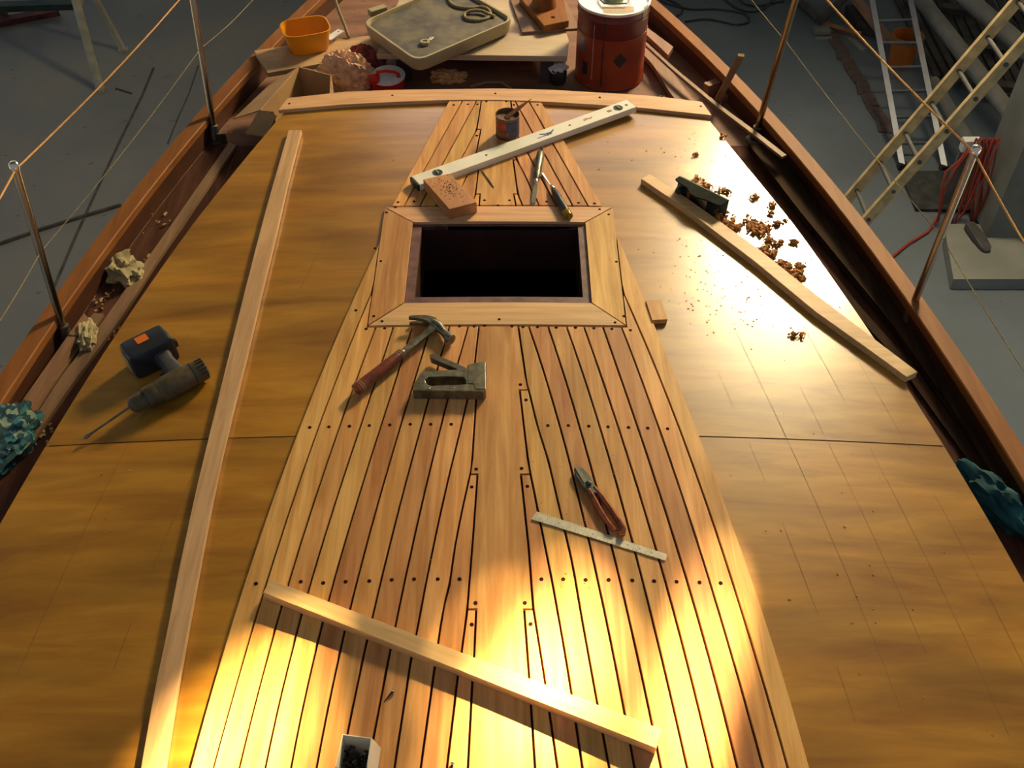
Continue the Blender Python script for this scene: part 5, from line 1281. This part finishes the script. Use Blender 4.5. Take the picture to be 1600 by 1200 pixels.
P = [DY(1512, 232, Yc-0.02), DY(1500, 250, Yc-0.02), DY(1478, 268, Yc-0.02), DY(1470, 300, Yc-0.05), D(1466, 345, ZF+0.03)]
MB().tube(P, 0.008, 6).build('trailing_red_cable', M['redcable'], None, 'second thin red cable drooping left of the hanging loops', 'cable', smooth=60)
mt, Ln = frame((1512,356), (1543,394), 0.0, 0.0, deck=pz+0.01)
sh = empty('rubber_wedge', None, 'dark wedge shaped block on the slab below the red cable', 'wedge', mat=mt)
MB().quadstrip([[Vector((x, sy*w, z)) for sy, z in ((-1, 0), (1, 0), (1, h), (-1, h))] for x, w, h in ((-Ln/2, 0.035, 0.06), (0, 0.045, 0.05), (Ln/2-0.03, 0.04, 0.03), (Ln/2, 0.02, 0.015))]).build('wedge_body', M['grey'], sh, world=False, bevel=0.006)

# ------------------------------------------------------------------ light
SUN_AZ, SUN_EL = math.radians(25), math.radians(26)
sdir = Vector((math.sin(SUN_AZ)*math.cos(SUN_EL), math.cos(SUN_AZ)*math.cos(SUN_EL), math.sin(SUN_EL)))
ZMASK = 3.1
patch = [[(215,1290),(250,1190),(310,1110),(360,1070),(400,1050),(440,1070),(450,1120),(430,1290)],
         [(715,1030),(750,985),(800,960),(850,945),(890,965),(925,1010),(945,1090),(930,1150),(880,1170),(840,1150),(810,1180),(740,1170),(720,1110)],
         [(1050,950),(1075,920),(1105,920),(1135,950),(1140,1000),(1110,1060),(1085,1110),(1090,1200),(1070,1280),(1010,1280),(1025,1180),(1060,1100),(1062,1040)]]
pc_ = []
for pg_ in patch:
    q = []
    for x, y in pg_:
        p = RP(x, y, PT); k = (ZMASK-p.z)/sdir.z; q.append((p.x+sdir.x*k, p.y+sdir.y*k))
    pc_.append(q)
def inside(pt, poly):
    x, y = pt; c = False; j = len(poly)-1
    for i in range(len(poly)):
        xi, yi = poly[i]; xj, yj = poly[j]
        if (yi > y) != (yj > y) and x < (xj-xi)*(y-yi)/(yj-yi)+xi: c = not c
        j = i
    return c
ax_ = [p[0] for q in pc_ for p in q]; ay_ = [p[1] for q in pc_ for p in q]
gx0, gx1, gy0, gy1 = min(ax_)-0.06, max(ax_)+0.06, min(ay_)-0.06, max(ay_)+0.06
cell = 0.03; nx = int((gx1-gx0)/cell)+1; ny = int((gy1-gy0)/cell)+1
cm = MB(); vs = [(gx0+i*cell, gy0+j*cell, ZMASK) for j in range(ny+1) for i in range(nx+1)]; fs = []
for j in range(ny):
    for i in range(nx):
        c_ = (gx0+(i+0.5)*cell, gy0+(j+0.5)*cell)
        hole = any(inside(c_, q) for q in pc_) and noise.noise(Vector((c_[0]*5, c_[1]*5, 3.3))) > -0.22
        if not hole: fs.append((j*(nx+1)+i, j*(nx+1)+i+1, (j+1)*(nx+1)+i+1, (j+1)*(nx+1)+i))
cm.add(vs, fs)
ex, ey = gx0+nx*cell, gy0+ny*cell
for (a, b, c, d) in ((-6, gx0, 1.2, 19), (ex, 14, 1.2, 19), (gx0, ex, 1.2, gy0), (gx0, ex, ey, 19)):
    cm.add([(a, c, ZMASK), (b, c, ZMASK), (b, d, ZMASK), (a, d, ZMASK)], [(0, 1, 2, 3)])
cm.build('sun_mask', M['concrete'], None, kind='structure')  # added out of view; its holes are shaped to throw the sun patches

MB().box((4, 19.1, -0.05), (20, 0.2, 6.3)).build('sun_block_wall', M['concrete'], None, kind='structure')  # unseen wall added to keep the sun off the workshop floor
sun = bpy.data.lights.new('sun', 'SUN'); sun.energy = 130; sun.angle = math.radians(1.4); sun.color = (1.0, 0.70, 0.30)
so_ = bpy.data.objects.new('sun', sun); C.objects.link(so_); so_.rotation_euler = sdir.to_track_quat('Z', 'Y').to_euler(); so_.location = (4, 10, 8)
def area(loc, tgt, sx, sy, e, col):
    l = bpy.data.lights.new('skylight_and_fill', 'AREA'); l.shape = 'RECTANGLE'; l.size = sx; l.size_y = sy; l.energy = e; l.color = col
    o = bpy.data.objects.new('skylight_and_fill', l); C.objects.link(o); o.location = loc
    o.rotation_euler = (Vector(loc)-Vector(tgt)).to_track_quat('Z', 'Y').to_euler(); return o
area((0.2, 8.2, 3.0), (0, 3, 0), 3.2, 2.4, 62, (1.0, 0.86, 0.80))  # added fill lamp for the pinkish sheen on the forward plywood
area((2.5, 6.4, 2.85), (0.4, 2.0, 0), 0.95, 1.1, 470, (1.0, 0.78, 0.44))
w = bpy.data.worlds.new('world'); bpy.context.scene.world = w; w.use_nodes = True
bg = w.node_tree.nodes['Background']; bg.inputs['Color'].default_value = (0.78, 0.87, 1.0, 1); bg.inputs['Strength'].default_value = 0.24
vs_ = bpy.context.scene.view_settings; vs_.view_transform = 'Standard'; vs_.look = 'None'; vs_.exposure = 0.2; vs_.gamma = 1.0; vs_.use_curve_mapping = False
